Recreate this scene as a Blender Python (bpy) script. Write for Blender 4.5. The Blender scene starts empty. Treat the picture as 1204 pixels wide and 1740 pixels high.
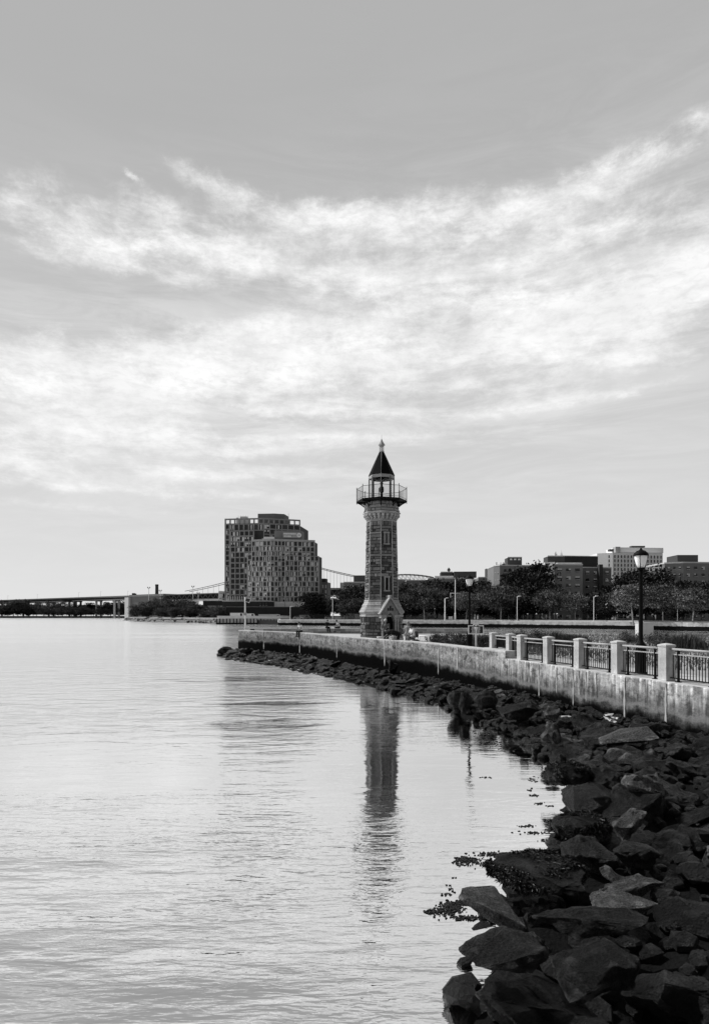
import bpy, bmesh, math, random
from mathutils import Vector, Matrix, noise
from math import radians as R, sin, cos, pi, atan2, hypot

SC = bpy.context.scene
COL = SC.collection
F = 1045.0            # focal length in photo pixels (photo 1204 x 1740)
EYE = 3.6             # eye height above the water (z = 0)

# ------------------------------------------------------------------ camera
cd = bpy.data.cameras.new("camera")
cd.sensor_fit = 'AUTO'; cd.sensor_width = 36.0
cd.lens = F / 1740 * 36.0
cd.shift_y = 176 / 1740
cd.clip_start = 0.1; cd.clip_end = 20000
cam = bpy.data.objects.new("camera", cd); COL.objects.link(cam)
cam.location = (0, 0, EYE); cam.rotation_euler = (R(90), 0, 0)
SC.camera = cam

# ------------------------------------------------------------------ light
SUN_EL, SUN_AZ = 48.0, -62.0        # azimuth from +Y towards +X
SUN_STRENGTH = 3.9
SKY_STRENGTH = 0.10
sd = bpy.data.lights.new("sun", 'SUN'); sd.energy = SUN_STRENGTH; sd.angle = R(0.6); sd.color = (1, 1, 1)
so = bpy.data.objects.new("sun", sd); COL.objects.link(so)
dsun = Vector((sin(R(SUN_AZ)) * cos(R(SUN_EL)), cos(R(SUN_AZ)) * cos(R(SUN_EL)), sin(R(SUN_EL))))
so.rotation_euler = (-dsun).to_track_quat('-Z', 'Y').to_euler()
so.location = dsun * 200
SC.view_settings.view_transform = 'Standard'; SC.view_settings.look = 'None'
SC.view_settings.exposure = 0.12; SC.view_settings.gamma = 1.0

# ------------------------------------------------------------------ node helper
class NT:
    def __init__(s, tree): s.t = tree; s.n = tree.nodes; s.l = tree.links
    def new(s, typ, **kw):
        n = s.n.new(typ)
        for k, v in kw.items(): setattr(n, k, v)
        return n
    def put(s, sock, v):
        if hasattr(v, 'is_output') or isinstance(v, bpy.types.NodeSocket): s.l.new(v, sock)
        else: sock.default_value = v
    def m(s, op, a, b=0.0, c=0.0, clamp=False):
        n = s.new('ShaderNodeMath', operation=op); n.use_clamp = clamp
        s.put(n.inputs[0], a); s.put(n.inputs[1], b); s.put(n.inputs[2], c)
        return n.outputs[0]
    def mr(s, v, a, b, c=0.0, d=1.0, smooth=True):
        n = s.new('ShaderNodeMapRange'); n.interpolation_type = 'SMOOTHSTEP' if smooth else 'LINEAR'
        s.put(n.inputs['Value'], v); s.put(n.inputs['From Min'], a); s.put(n.inputs['From Max'], b)
        s.put(n.inputs['To Min'], c); s.put(n.inputs['To Max'], d)
        return n.outputs[0]
    def noise(s, vec, scale, detail=4.0, rough=0.5, dist=0.0):
        n = s.new('ShaderNodeTexNoise'); n.inputs['Scale'].default_value = scale
        n.inputs['Detail'].default_value = detail; n.inputs['Roughness'].default_value = rough
        n.inputs['Distortion'].default_value = dist
        if vec is not None: s.l.new(vec, n.inputs['Vector'])
        return n.outputs['Fac']
    def comb(s, x, y, z):
        n = s.new('ShaderNodeCombineXYZ'); s.put(n.inputs[0], x); s.put(n.inputs[1], y); s.put(n.inputs[2], z); return n.outputs[0]
    def sep(s, v):
        n = s.new('ShaderNodeSeparateXYZ'); s.l.new(v, n.inputs[0]); return n.outputs
    def mapping(s, vec, loc=(0, 0, 0), rot=(0, 0, 0), sc=(1, 1, 1)):
        n = s.new('ShaderNodeMapping'); s.l.new(vec, n.inputs[0])
        n.inputs[1].default_value = loc; n.inputs[2].default_value = rot; n.inputs[3].default_value = sc
        return n.outputs[0]
    def mix(s, f, a, b):
        return s.m('ADD', a, s.m('MULTIPLY', s.m('SUBTRACT', b, a), f))

# ------------------------------------------------------------------ sky
W = bpy.data.worlds.new("World"); SC.world = W; W.use_nodes = True
w = NT(W.node_tree); w.n.clear()
out = w.new('ShaderNodeOutputWorld'); bg = w.new('ShaderNodeBackground')
bg.inputs['Strength'].default_value = SKY_STRENGTH
w.l.new(bg.outputs[0], out.inputs['Surface'])
sky = w.new('ShaderNodeTexSky'); sky.sky_type = 'NISHITA'; sky.sun_disc = False
sky.sun_elevation = R(SUN_EL); sky.sun_rotation = R(SUN_AZ)
sky.air_density = 1.0; sky.dust_density = 1.0; sky.ozone_density = 1.0
bw = w.new('ShaderNodeRGBToBW'); w.l.new(sky.outputs[0], bw.inputs[0])
tc = w.new('ShaderNodeTexCoord')
x_, y_, z_ = w.sep(tc.outputs['Generated'])
az = w.m('ARCTAN2', x_, y_)
el = w.m('ARCSINE', z_)
SKYF = globals().get('SKYF', None)
# clear sky: the physical sky without its colour (the photograph is black and white), its contrast eased
clear = w.m('ADD', w.m('MULTIPLY', w.m('POWER', bw.outputs[0], 0.35), 1.5), 0.9)
hor = w.mr(el, 0.0, R(38), 1.0, 0.0, False)
clear = w.m('ADD', 4.2, w.m('ADD', w.m('MULTIPLY', w.m('POWER', hor, 1.15), 2.9), w.m('MULTIPLY', w.m('SUBTRACT', clear, 3.5), 0.12)))
clear = w.m('MULTIPLY', clear, w.mr(w.m('ABSOLUTE', w.m('ADD', az, .35)), 1.1, 2.3, 1.0, 0.5))      # the sky away from the sun is deeper
# cloud banks, each at its own bearing and height in the sky
def ae(u, v): return math.atan((u - 602) / F), math.atan((1046 - v) / hypot(F, u - 602))
P = w.comb(az, el, 0.0)
dn = w.new('ShaderNodeTexNoise'); dn.inputs['Scale'].default_value = 5.5; dn.inputs['Detail'].default_value = 9.0; dn.inputs['Roughness'].default_value = 0.66
w.l.new(w.mapping(P, sc=(1, 1.7, 1)), dn.inputs['Vector'])
dsep = w.sep(dn.outputs['Color'])
azd = w.m('ADD', az, w.m('MULTIPLY', w.m('SUBTRACT', dsep[0], 0.5), 0.14))
eld = w.m('ADD', el, w.m('MULTIPLY', w.m('SUBTRACT', dsep[1], 0.5), 0.05))
clouds = [(700, 372, 190, 28, 1, .97), (430, 345, 130, 16, -14, .62), (560, 362, 150, 15, -4, .6), (1000, 322, 190, 24, 9, .62), (1075, 275, 120, 26, 8, .45), (960, 385, 230, 40, 4, .42),
          (150, 385, 150, 46, 0, .58), (330, 400, 120, 36, -4, .42), (225, 458, 125, 13, 0, .85), (520, 465, 210, 24, -9, .72), (660, 478, 120, 30, -14, .5), (420, 438, 70, 16, 0, .5), (780, 440, 260, 36, 0, .30),
          (620, 588, 420, 44, 8, .97), (1000, 530, 300, 44, 9, .97), (230, 650, 330, 40, 7, .92), (420, 560, 190, 26, 8, .45), (180, 722, 160, 40, 0, .88), (30, 600, 180, 50, 6, .6), (1200, 470, 200, 60, 8, .7),
          (420, 690, 170, 11, 2, .55), (590, 700, 120, 9, 0, .42), (560, 744, 250, 10, 1, .74), (370, 765, 230, 14, 2, .66), (350, 803, 230, 14, 2, .74), (300, 838, 240, 13, 0, .60), (160, 868, 160, 10, 0, .4), (40, 780, 160, 40, 0, .5),
          (800, 655, 160, 15, -4, .80), (840, 695, 100, 9, 4, .66), (1040, 668, 90, 9, 4, .78), (1050, 605, 100, 24, -6, .60), (800, 700, 300, 60, 0, .12), (445, 297, 30, 4, 0, .35), (220, 299, 10, 4, -30, .5),
          (640, 640, 560, 130, 6, .12), (480, 420, 500, 90, -2, .12), (1060, 215, 60, 30, 60, .12)]
acc = None
for (u, v, a, b, rot, wt) in clouds:
    ca, ce = ae(u, v)
    dx = w.m('SUBTRACT', azd, ca); dy = w.m('SUBTRACT', eld, ce)
    c, s_ = cos(R(rot)), sin(R(rot))
    A = w.m('DIVIDE', w.m('ADD', w.m('MULTIPLY', dx, c), w.m('MULTIPLY', dy, s_)), a / F * .95)
    B = w.m('DIVIDE', w.m('SUBTRACT', w.m('MULTIPLY', dy, c), w.m('MULTIPLY', dx, s_)), b / F * .95)
    d2 = w.m('ADD', w.m('MULTIPLY', A, A), w.m('MULTIPLY', B, B))
    g = w.m('MULTIPLY', w.m('EXPONENT', w.m('MULTIPLY', d2, -0.8)), wt)
    g1 = w.m('SUBTRACT', 1.0, w.m('MINIMUM', g, .97)); acc = g1 if acc is None else w.m('MULTIPLY', acc, g1)
acc = w.m('SUBTRACT', 1.0, acc)
# elsewhere in the sky, broken cloud from noise alone
side = w.mr(w.m('ABSOLUTE', az), 0.62, 1.0)
gen = w.noise(w.mapping(tc.outputs['Generated'], sc=(1, 1, 2.5)), 2.2, 6, .55)
acc = w.m('ADD', acc, w.m('MULTIPLY', w.m('MULTIPLY', side, .6), w.mr(gen, 0.50, 0.74)))
fib = w.noise(w.mapping(P, rot=(0, 0, R(-7)), sc=(1.0, 4.0, 1)), 4.5, 10, .66, 0.3)
fine = w.noise(w.mapping(P, rot=(0, 0, R(-12)), sc=(1, 1.6, 1)), 13.0, 10, .72, 0.2)
tex = w.m('ADD', w.m('MULTIPLY', w.m('SUBTRACT', fib, 0.5), 1.9), w.m('MULTIPLY', w.m('SUBTRACT', fine, 0.5), 1.9))
dens = w.m('ADD', w.m('MULTIPLY', acc, 1.05), w.m('MULTIPLY', tex, w.mr(acc, 0.0, 0.45, 0.10, 0.85)))
cov = w.mr(dens, 0.22, 1.22)
shade = w.noise(w.mapping(P, loc=(3, 1, 0), rot=(0, 0, R(-7)), sc=(1, 3, 1)), 6.0, 6, .6)
bright = w.mr(shade, 0.3, 0.68, 8.1, 9.5)
# a thin veil between the banks
vx = w.m('DIVIDE', w.m('SUBTRACT', az, .02), .62); vy = w.m('DIVIDE', w.m('SUBTRACT', el, w.m('ADD', .36, w.m('MULTIPLY', az, .12))), .21)
veil = w.m('EXPONENT', w.m('MULTIPLY', w.m('ADD', w.m('MULTIPLY', vx, w.m('MULTIPLY', vx, .6)), w.m('MULTIPLY', vy, vy)), -1.2))
wisp = w.noise(w.mapping(P, loc=(5, 2, 0), rot=(0, 0, R(-9)), sc=(1, 6.5, 1)), 3.6, 12, .70, 0.8)
veil = w.m('MULTIPLY', w.m('MULTIPLY', veil, .85), w.mr(wisp, .36, .66))
micro = w.noise(w.mapping(P, rot=(0, 0, R(-14)), sc=(1, 2.6, 1)), 38.0, 8, .7, 0.4)
cov = w.m('MULTIPLY', cov, w.mr(micro, .32, .60, .72, 1.08))
cov = w.m('MINIMUM', w.m('SUBTRACT', 1.0, w.m('MULTIPLY', w.m('SUBTRACT', 1.0, cov), w.m('SUBTRACT', 1.0, w.m('MULTIPLY', veil, .62)))), 1.0)
final = w.mix(cov, clear, bright)
w.l.new(w.comb(final, final, final), bg.inputs['Color'])
W.cycles.sampling_method = 'MANUAL'; W.cycles.sample_map_resolution = 512

# ------------------------------------------------------------------ materials (the place in black and white: every colour a grey)
MATS = {}
def g3(v): return (v, v, v, 1)
def pm(name, base, rough=.8, var=.25, scale=3.0, bump=0.0, bscale=None, spec=.12, metal=0.0, tint=False, stretch=(1, 1, 1)):
    if name in MATS: return MATS[name]
    m = bpy.data.materials.new(name); m.use_nodes = True
    t = NT(m.node_tree); b = t.n['Principled BSDF']
    co = t.new('ShaderNodeTexCoord').outputs['Object']
    co = t.mapping(co, sc=stretch)
    n1 = t.noise(co, scale, 6, .6); n2 = t.noise(co, scale * 7.3, 4, .6)
    v = t.m('ADD', t.m('MULTIPLY', n1, .65), t.m('MULTIPLY', n2, .35))
    f = t.m('ADD', 1.0, t.m('MULTIPLY', t.m('SUBTRACT', v, .5), var * 4))
    f = t.m('MAXIMUM', t.m('MULTIPLY', f, base), .004)
    if tint:
        at = t.new('ShaderNodeAttribute'); at.attribute_name = 'tint'
        f = t.m('MULTIPLY', f, at.outputs['Fac'])
    t.l.new(t.comb(f, f, f), b.inputs['Base Color'])
    b.inputs['Roughness'].default_value = rough; b.inputs['Metallic'].default_value = metal
    b.inputs['Specular IOR Level'].default_value = spec
    if bump:
        bn = t.new('ShaderNodeBump'); bn.inputs['Strength'].default_value = 1.0; bn.inputs['Distance'].default_value = bump
        t.l.new(t.noise(co, bscale or scale * 4, 7, .65), bn.inputs['Height']); t.l.new(bn.outputs[0], b.inputs['Normal'])
    MATS[name] = m
    return m

def water_mat():
    m = bpy.data.materials.new("river_water"); m.use_nodes = True
    t = NT(m.node_tree); b = t.n['Principled BSDF']
    co = t.new('ShaderNodeTexCoord').outputs['Object']
    b.inputs['Metallic'].default_value = 1.0
    # wind: smooth slicks and ruffled patches
    ruff = t.noise(t.mapping(co, rot=(0, 0, R(-6)), sc=(.045, .16, 1)), 1.0, 4, .55)
    ruff = t.mr(ruff, .42, .62)
    yy = t.sep(co)[1]; open_ = t.mr(yy, 40, 95)      # the open river beyond the island tip is choppier than the cove
    xx = t.sep(co)[0]
    off_ = t.m('MULTIPLY', t.mr(t.m('MULTIPLY', xx, -1.0), .2, 2.2), t.m('MULTIPLY', t.mr(yy, 12, 22), .8))
    wn = t.m('MULTIPLY', t.m('SUBTRACT', t.noise(t.mapping(co, sc=(.5, 2.2, 1)), 1.0, 4, .6), .5), 2.2)
    slick = None
    for (cx, cy, a, b_, k) in ((-2.7, 21.0, 2.0, 1.0, .95), (-3.2, 25.8, 2.6, .6, .8), (-2.2, 15.8, 1.6, 1.2, .5), (-7, 36, 3.5, 1.6, .5)):
        dx = t.m('DIVIDE', t.m('SUBTRACT', xx, cx), a); dy = t.m('DIVIDE', t.m('SUBTRACT', t.m('SUBTRACT', yy, cy), t.m('MULTIPLY', xx, .12)), b_)
        d2 = t.m('ADD', t.m('ADD', t.m('MULTIPLY', dx, dx), t.m('MULTIPLY', dy, dy)), wn)
        q = t.mr(d2, 1.5, .4, 1.0, 1.0 - k); slick = q if slick is None else t.m('MULTIPLY', slick, q)
    off_ = t.m('MULTIPLY', off_, slick)
    far_ = t.mr(t.noise(t.mapping(co, rot=(0, 0, R(-4)), sc=(.012, .075, 1)), 1.0, 5, .65), .40, .58, .25, 1.0)
    open_ = t.m('MAXIMUM', t.m('MULTIPLY', open_, far_), off_)
    calm = t.m('MULTIPLY', t.m('MULTIPLY', t.mr(xx, -1.2, .3), t.mr(yy, 9.5, 14)), t.mr(yy, 60, 40))
    calm = t.m('MAXIMUM', calm, t.m('SUBTRACT', 1.0, slick))
    ruff = t.m('MAXIMUM', ruff, open_)
    ruff2 = t.mr(t.noise(t.mapping(co, loc=(7, 3, 0), rot=(0, 0, R(-8)), sc=(.16, .5, 1)), 1.0, 3, .5), .35, .65)
    n1 = t.noise(t.mapping(co, rot=(0, 0, R(-9)), sc=(.45, 1.2, 1)), 1.1, 3, .5, .5)
    n2 = t.noise(t.mapping(co, rot=(0, 0, R(6)), sc=(.42, 1.6, 1)), 4.2, 3, .55, .3)
    n3 = t.noise(t.mapping(co, rot=(0, 0, R(-3)), sc=(.5, 1.5, 1)), 15.0, 2, .5, .2)
    # a livelier patch of crossing wavelets close in, off the boulders
    near = t.m('MULTIPLY', t.m('MULTIPLY', t.mr(yy, 15, 8), t.mr(t.m('MULTIPLY', xx, -1.0), -1.5, 2.0)), t.m('ADD', .25, ruff2))
    amp = t.m('ADD', t.m('ADD', .30, t.m('MULTIPLY', near, .5)), t.m('MULTIPLY', ruff, 1.1))
    amp = t.m('MULTIPLY', amp, t.m('SUBTRACT', 1.0, t.m('MULTIPLY', calm, .52)))
    h = t.m('ADD', t.m('MULTIPLY', n1, t.m('ADD', t.m('ADD', .014, t.m('MULTIPLY', near, .05)), t.m('MULTIPLY', open_, .09))), t.m('MULTIPLY', t.m('MULTIPLY', n2, .014), amp))
    h = t.m('ADD', h, t.m('MULTIPLY', t.m('MULTIPLY', n3, .0026), t.m('MULTIPLY', amp, t.m('ADD', .4, ruff2))))
    bn = t.new('ShaderNodeBump'); bn.inputs['Strength'].default_value = 1.0; bn.inputs['Distance'].default_value = 1.0
    t.l.new(h, bn.inputs['Height']); t.l.new(bn.outputs[0], b.inputs['Normal'])
    # reflects less where a wave face turns towards the viewer (the water's own Fresnel fall-off)
    dot = t.new('ShaderNodeVectorMath', operation='DOT_PRODUCT'); geo = t.new('ShaderNodeNewGeometry')
    t.l.new(bn.outputs[0], dot.inputs[0]); t.l.new(geo.outputs['Incoming'], dot.inputs[1])
    fr = t.m('SUBTRACT', .97, t.m('MULTIPLY', t.m('POWER', t.m('MAXIMUM', dot.outputs['Value'], 0.0), 1.3), .50))
    t.l.new(t.comb(fr, fr, fr), b.inputs['Base Color'])
    t.l.new(t.m('ADD', t.m('ADD', .005, t.m('MULTIPLY', t.m('MULTIPLY', ruff, t.m('SUBTRACT', 1.0, calm)), .05)), t.m('MULTIPLY', open_, .15)), b.inputs['Roughness'])
    return m

def concrete_wall_mat():
    """seawall: uses uv (metres along, height) ; pale above, tide-darkened foot, mineral runs"""
    m = bpy.data.materials.new("seawall_concrete"); m.use_nodes = True
    t = NT(m.node_tree); b = t.n['Principled BSDF']
    uv = t.new('ShaderNodeUVMap').outputs[0]
    u, v, _ = t.sep(uv)
    big = t.noise(t.mapping(uv, sc=(.5, .9, 1)), 1.3, 6, .62)
    fine = t.noise(uv, 9.0, 8, .7)
    base = t.m('ADD', .30, t.m('ADD', t.m('MULTIPLY', t.m('SUBTRACT', big, .5), .9), t.m('MULTIPLY', t.m('SUBTRACT', fine, .5), .42)))
    # runs of mineral stain from the coping
    run = t.noise(t.mapping(uv, sc=(4.5, .30, 1)), 1.2, 5, .6)
    top = t.mr(v, .75, 1.75)
    streak = t.m('MULTIPLY', t.mr(run, .50, .66), t.m('ADD', .12, t.m('MULTIPLY', top, .88)))
    left = t.mr(u, 40, 44, 1.0, 0.0)      # the long wall is wetted higher than the railed one
    drun = t.noise(t.mapping(uv, loc=(9, 4, 0), sc=(3.2, .35, 1)), 1.3, 6, .65)
    dark = t.m('MULTIPLY', t.mr(drun, .44, .62), t.mr(v, 2.3, .9))
    dpatch = t.mr(t.noise(t.mapping(uv, loc=(2, 9, 0), sc=(1.0, 1.6, 1)), 1.7, 9, .75), .48, .64)
    c = t.mix(t.m('MULTIPLY', streak, t.m('SUBTRACT', 1.0, t.m('MULTIPLY', left, .75))), t.m('MULTIPLY', base, t.m('SUBTRACT', 1.25, t.m('MULTIPLY', left, .25))), .88)
    c = t.m('MULTIPLY', c, t.m('SUBTRACT', 1.0, t.m('MULTIPLY', dark, t.m('SUBTRACT', .9, t.m('MULTIPLY', left, .45)))))
    pit = t.mr(t.noise(uv, 4.5, 10, .8), .35, .68, .45, 1.3)
    c = t.m('MULTIPLY', c, t.mix(t.m('ADD', .35, t.m('MULTIPLY', left, .5)), 1.0, pit))
    c = t.m('MULTIPLY', c, t.m('SUBTRACT', 1.0, t.m('MULTIPLY', dpatch, .7)))
    lift = t.m('MULTIPLY', t.mr(u, 34, 41, 1.0, 0.0), .20)
    # tide marks
    wob = t.m('ADD', t.m('SUBTRACT', v, lift), t.m('MULTIPLY', t.m('SUBTRACT', t.noise(t.mapping(uv, sc=(.7, 1, 1)), 1.4, 8, .68), .5), .95))
    grey = t.mr(wob, 1.42, .98)
    c = t.mix(t.m('MULTIPLY', grey, .62), c, .08)
    band = t.m('MULTIPLY', t.mr(wob, .78, .88), t.mr(wob, 1.06, .94))
    c = t.mix(t.m('MULTIPLY', band, .5), c, .27)
    foot = t.mr(wob, .98, .58)
    c = t.mix(foot, c, .0035)
    cope = t.mr(v, 1.97, 2.03)
    c = t.mix(t.m('MULTIPLY', cope, 0.5), c, .6)
    c = t.m('MAXIMUM', c, .003)
    t.l.new(t.comb(c, c, c), b.inputs['Base Color'])
    t.l.new(t.mr(foot, 0, 1, .9, .8), b.inputs['Roughness'])
    b.inputs['Specular IOR Level'].default_value = .01
    bn = t.new('ShaderNodeBump'); bn.inputs['Distance'].default_value = .03
    t.l.new(t.noise(uv, 8, 9, .7), bn.inputs['Height']); t.l.new(bn.outputs[0], b.inputs['Normal'])
    return m

def rock_mat(name, top, wet, line):
    """boulder stone: lighter and dry above the tide line, dark and weedy under it, edges brightened as if lit"""
    m = bpy.data.materials.new(name); m.use_nodes = True
    t = NT(m.node_tree); b = t.n['Principled BSDF']
    geo = t.new('ShaderNodeNewGeometry')
    co = t.new('ShaderNodeTexCoord').outputs['Object']
    pos = geo.outputs['Position']; z = t.sep(pos)[2]
    n = t.noise(co, 2.2, 8, .65); n2 = t.noise(co, 11, 7, .7)
    vein = t.mr(t.noise(t.mapping(co, rot=(.4, .7, .2), sc=(1, 4, 1)), 2.0, 5, .6, 1.0), .48, .60)
    oi = t.new('ShaderNodeObjectInfo').outputs['Random']
    sp_ = t.mr(t.noise(co, 26, 6, .75), .35, .7, .35, 1.9)
    c = t.m('MULTIPLY', t.m('MULTIPLY', t.m('ADD', .1, t.m('ADD', t.m('MULTIPLY', n, .9), t.m('MULTIPLY', n2, .7))), sp_), top)
    c = t.m('MULTIPLY', c, t.m('ADD', .55, t.m('MULTIPLY', oi, .8)))
    c = t.m('MULTIPLY', c, t.m('ADD', .8, t.m('MULTIPLY', vein, .45)))
    tide = t.mr(t.m('ADD', z, t.m('MULTIPLY', t.m('SUBTRACT', t.noise(pos, 1.6, 6, .65), .5), .9)), line - .12, line + .18)
    wetc = t.m('MULTIPLY', wet, t.m('ADD', .4, t.m('MULTIPLY', n2, 1.2)))
    c = t.mix(tide, wetc, c)
    edge = t.mr(geo.outputs['Pointiness'], .505, .56)      # lit edges painted in: convex edges get a brighter colour
    c = t.m('ADD', c, t.m('MULTIPLY', t.m('MULTIPLY', edge, t.m('ADD', .25, t.m('MULTIPLY', tide, .75))), t.m('MULTIPLY', top, 1.6)))
    c = t.m('MAXIMUM', c, .004)
    t.l.new(t.comb(c, c, c), b.inputs['Base Color'])
    t.l.new(t.mr(tide, 0, 1, .42, .8), b.inputs['Roughness'])
    t.l.new(t.mr(tide, 0, 1, .30, .10), b.inputs['Specular IOR Level'])
    bn = t.new('ShaderNodeBump'); bn.inputs['Distance'].default_value = .24
    rg = t.new('ShaderNodeTexNoise'); rg.noise_type = 'RIDGED_MULTIFRACTAL'; rg.inputs['Scale'].default_value = 1.7; rg.inputs['Detail'].default_value = 8; rg.inputs['Roughness'].default_value = .6; t.l.new(co, rg.inputs['Vector'])
    t.l.new(t.m('ADD', t.m('MULTIPLY', rg.outputs['Fac'], .35), t.m('ADD', t.noise(co, 4.5, 10, .75), t.m('MULTIPLY', t.noise(co, 24, 5, .7), .35))), bn.inputs['Height']); t.l.new(bn.outputs[0], b.inputs['Normal'])
    return m

def leaf_mat(name, base):
    m = bpy.data.materials.new(name); m.use_nodes = True
    t = NT(m.node_tree); b = t.n['Principled BSDF']
    at = t.new('ShaderNodeAttribute'); at.attribute_name = 'tint'
    oi = t.new('ShaderNodeObjectInfo').outputs['Random']
    c = t.m('MULTIPLY', t.m('MULTIPLY', at.outputs['Fac'], base), t.m('ADD', .8, t.m('MULTIPLY', oi, .4)))
    t.l.new(t.comb(c, c, c), b.inputs['Base Color']); b.inputs['Roughness'].default_value = .8
    b.inputs['Specular IOR Level'].default_value = .02
    return m

WATER = water_mat(); SEAWALL = concrete_wall_mat()
ROCK = rock_mat("boulder_stone", .030, .005, .55); ROCKPALE = rock_mat("pale_lit_boulder_stone", .10, .006, .30)  # pale stone: light slabs, and boulders whose sunlight is put into their colour
ROCKWET = rock_mat("wet_boulder_stone", .022, .004, 1.0)
ROCKDARK = rock_mat("weedy_boulder_stone", .008, .003, .5)
FARROCK = rock_mat("far_riprap_stone", .26, .012, .9)
LEAF = leaf_mat("foliage", .085); LEAFDARK = leaf_mat("dark_foliage", .032); LEAFPALE = leaf_mat("pale_foliage", .13)
BARK = pm("bark", .16, var=.4, scale=2); BARKPALE = pm("pale_plane_bark", .42, var=.3, scale=2)
STONE = pm("tower_gneiss", .14, .9, .5, 2.2, .03, 9, tint=True)
TRIM = pm("dressed_stone_trim", .40, .85, .40, 1.6, .012, 12)
MORTAR = pm("mortar", .05, .95, .3, 3)
CONC = pm("pale_concrete", .44, .9, .38, 2.2, .015, 22)
PAVE = pm("plaza_paving", .40, .9, .2, .6)
LAWN = pm("dry_lawn", .28, .95, .35, .5, .03, 6)
BLACK = pm("black_paint", .006, .6, .3, 5, spec=.06)
RAIL = pm("lit_grey_rail_paint", .30, .5, .3, 3, spec=.5)  # grey carries the light on the rails' tops in its colour
SLATE = pm("dark_roof_metal", .006, .7, .25, 1.5, spec=.03, stretch=(3, 3, .4))
IRON = pm("black_iron", .01, .6, .3, 4, spec=.08)
GLASSD = pm("dark_glass", .03, .12, .2, 1, spec=.6)
MUD = pm("shore_mud", .010, .9, .4, 2, .15, 5, spec=.02)
EARTH = pm("earth", .04, .95, .3, .3)
WHITE = pm("white_paint", .72, .6, .1, 2)
GREYP = pm("grey_paint", .32, .6, .15, 2)
def glass_mat():
    m = bpy.data.materials.new("clear_glass"); m.use_nodes = True
    t = NT(m.node_tree); b = t.n['Principled BSDF']
    b.inputs['Base Color'].default_value = g3(.9); b.inputs['Transmission Weight'].default_value = 1.0
    b.inputs['Roughness'].default_value = .02; b.inputs['IOR'].default_value = 1.05
    return m
GLASS = glass_mat()
def globe_mat():
    m = bpy.data.materials.new("frosted_globe"); m.use_nodes = True
    t = NT(m.node_tree); b = t.n['Principled BSDF']
    b.inputs['Base Color'].default_value = g3(.85); b.inputs['Roughness'].default_value = .35
    b.inputs['Subsurface Weight'].default_value = .5; b.inputs['Subsurface Radius'].default_value = (.1, .1, .1)
    return m
GLOBE = globe_mat()

# ------------------------------------------------------------------ mesh helper
class MB:
    def __init__(s): s.v = []; s.f = []; s.mi = []; s.ti = []; s.smooth = []; s.uv = {}
    def face(s, idx, mi=0, ti=1.0, sm=False, uv=None):
        s.f.append(tuple(idx)); s.mi.append(mi); s.ti.append(ti); s.smooth.append(sm)
        if uv: s.uv[len(s.f) - 1] = uv
    def box(s, x0, x1, y0, y1, z0, z1, mi=0, ti=1.0, M=None):
        b = len(s.v)
        ps = [(x0, y0, z0), (x1, y0, z0), (x1, y1, z0), (x0, y1, z0), (x0, y0, z1), (x1, y0, z1), (x1, y1, z1), (x0, y1, z1)]
        s.v += [tuple(M @ Vector(p)) if M else p for p in ps]
        for q in ((0, 3, 2, 1), (4, 5, 6, 7), (0, 1, 5, 4), (1, 2, 6, 5), (2, 3, 7, 6), (3, 0, 4, 7)):
            s.face([b + i for i in q], mi, ti)
        return s
    def ring(s, pts): b = len(s.v); s.v += [tuple(p) for p in pts]; return list(range(b, b + len(pts)))
    def loft(s, rings, mi=0, ti=1.0, sm=False, cap=True, closed=True):
        ids = [s.ring(r) for r in rings]; n = len(ids[0])
        for a, b in zip(ids, ids[1:]):
            for i in range(n if closed else n - 1):
                j = (i + 1) % n
                s.face((a[i], a[j], b[j], b[i]), mi, ti, sm)
        if cap and closed:
            s.face(ids[0][::-1], mi, ti); s.face(ids[-1], mi, ti)
        return s
    def lathe(s, prof, n=16, cx=0, cy=0, rot=0.0, mi=0, ti=1.0, sm=True, cap=True):
        return s.loft([[(cx + r * cos(rot + 2 * pi * i / n), cy + r * sin(rot + 2 * pi * i / n), z) for i in range(n)] for r, z in prof], mi, ti, sm, cap)
    def tube(s, p0, p1, r0, r1=None, n=8, mi=0, ti=1.0, sm=True):
        r1 = r0 if r1 is None else r1
        p0, p1 = Vector(p0), Vector(p1); d = (p1 - p0)
        if d.length < 1e-6: return s
        d.normalize(); a = d.orthogonal().normalized(); c = d.cross(a)
        return s.loft([[p + a * (r * cos(2 * pi * i / n)) + c * (r * sin(2 * pi * i / n)) for i in range(n)] for p, r in ((p0, r0), (p1, r1))], mi, ti, sm)
    def prism(s, poly, z0, z1, mi=0, ti=1.0):
        return s.loft([[(x, y, z0) for x, y in poly], [(x, y, z1) for x, y in poly]], mi, ti)
    def bar(s, p0, p1, wd, z0, z1, mi=0, ti=1.0):
        a, b = Vector(p0[:2]), Vector(p1[:2]); d = (b - a).normalized(); nn = Vector((-d.y, d.x)) * wd / 2
        return s.prism([a - nn, b - nn, b + nn, a + nn], z0, z1, mi, ti)
    def build(s, name, mats, parent=None, loc=None, rz=None):
        me = bpy.data.meshes.new(name); me.from_pydata([tuple(v) for v in s.v], [], s.f)
        if not isinstance(mats, (list, tuple)): mats = [mats]
        for m in mats: me.materials.append(m)
        me.polygons.foreach_set('material_index', s.mi); me.polygons.foreach_set('use_smooth', s.smooth)
        if any(t != 1.0 for t in s.ti) or any(m.name in TINTED for m in mats):
            ca = me.attributes.new('tint', 'FLOAT', 'FACE'); ca.data.foreach_set('value', s.ti)
        if s.uv:
            ul = me.uv_layers.new(name='UVMap')
            for fi, uv in s.uv.items():
                p = me.polygons[fi]
                for k, li in enumerate(p.loop_indices): ul.data[li].uv = uv[k]
        me.update()
        return link(name, me, parent, loc, rz)
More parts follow.
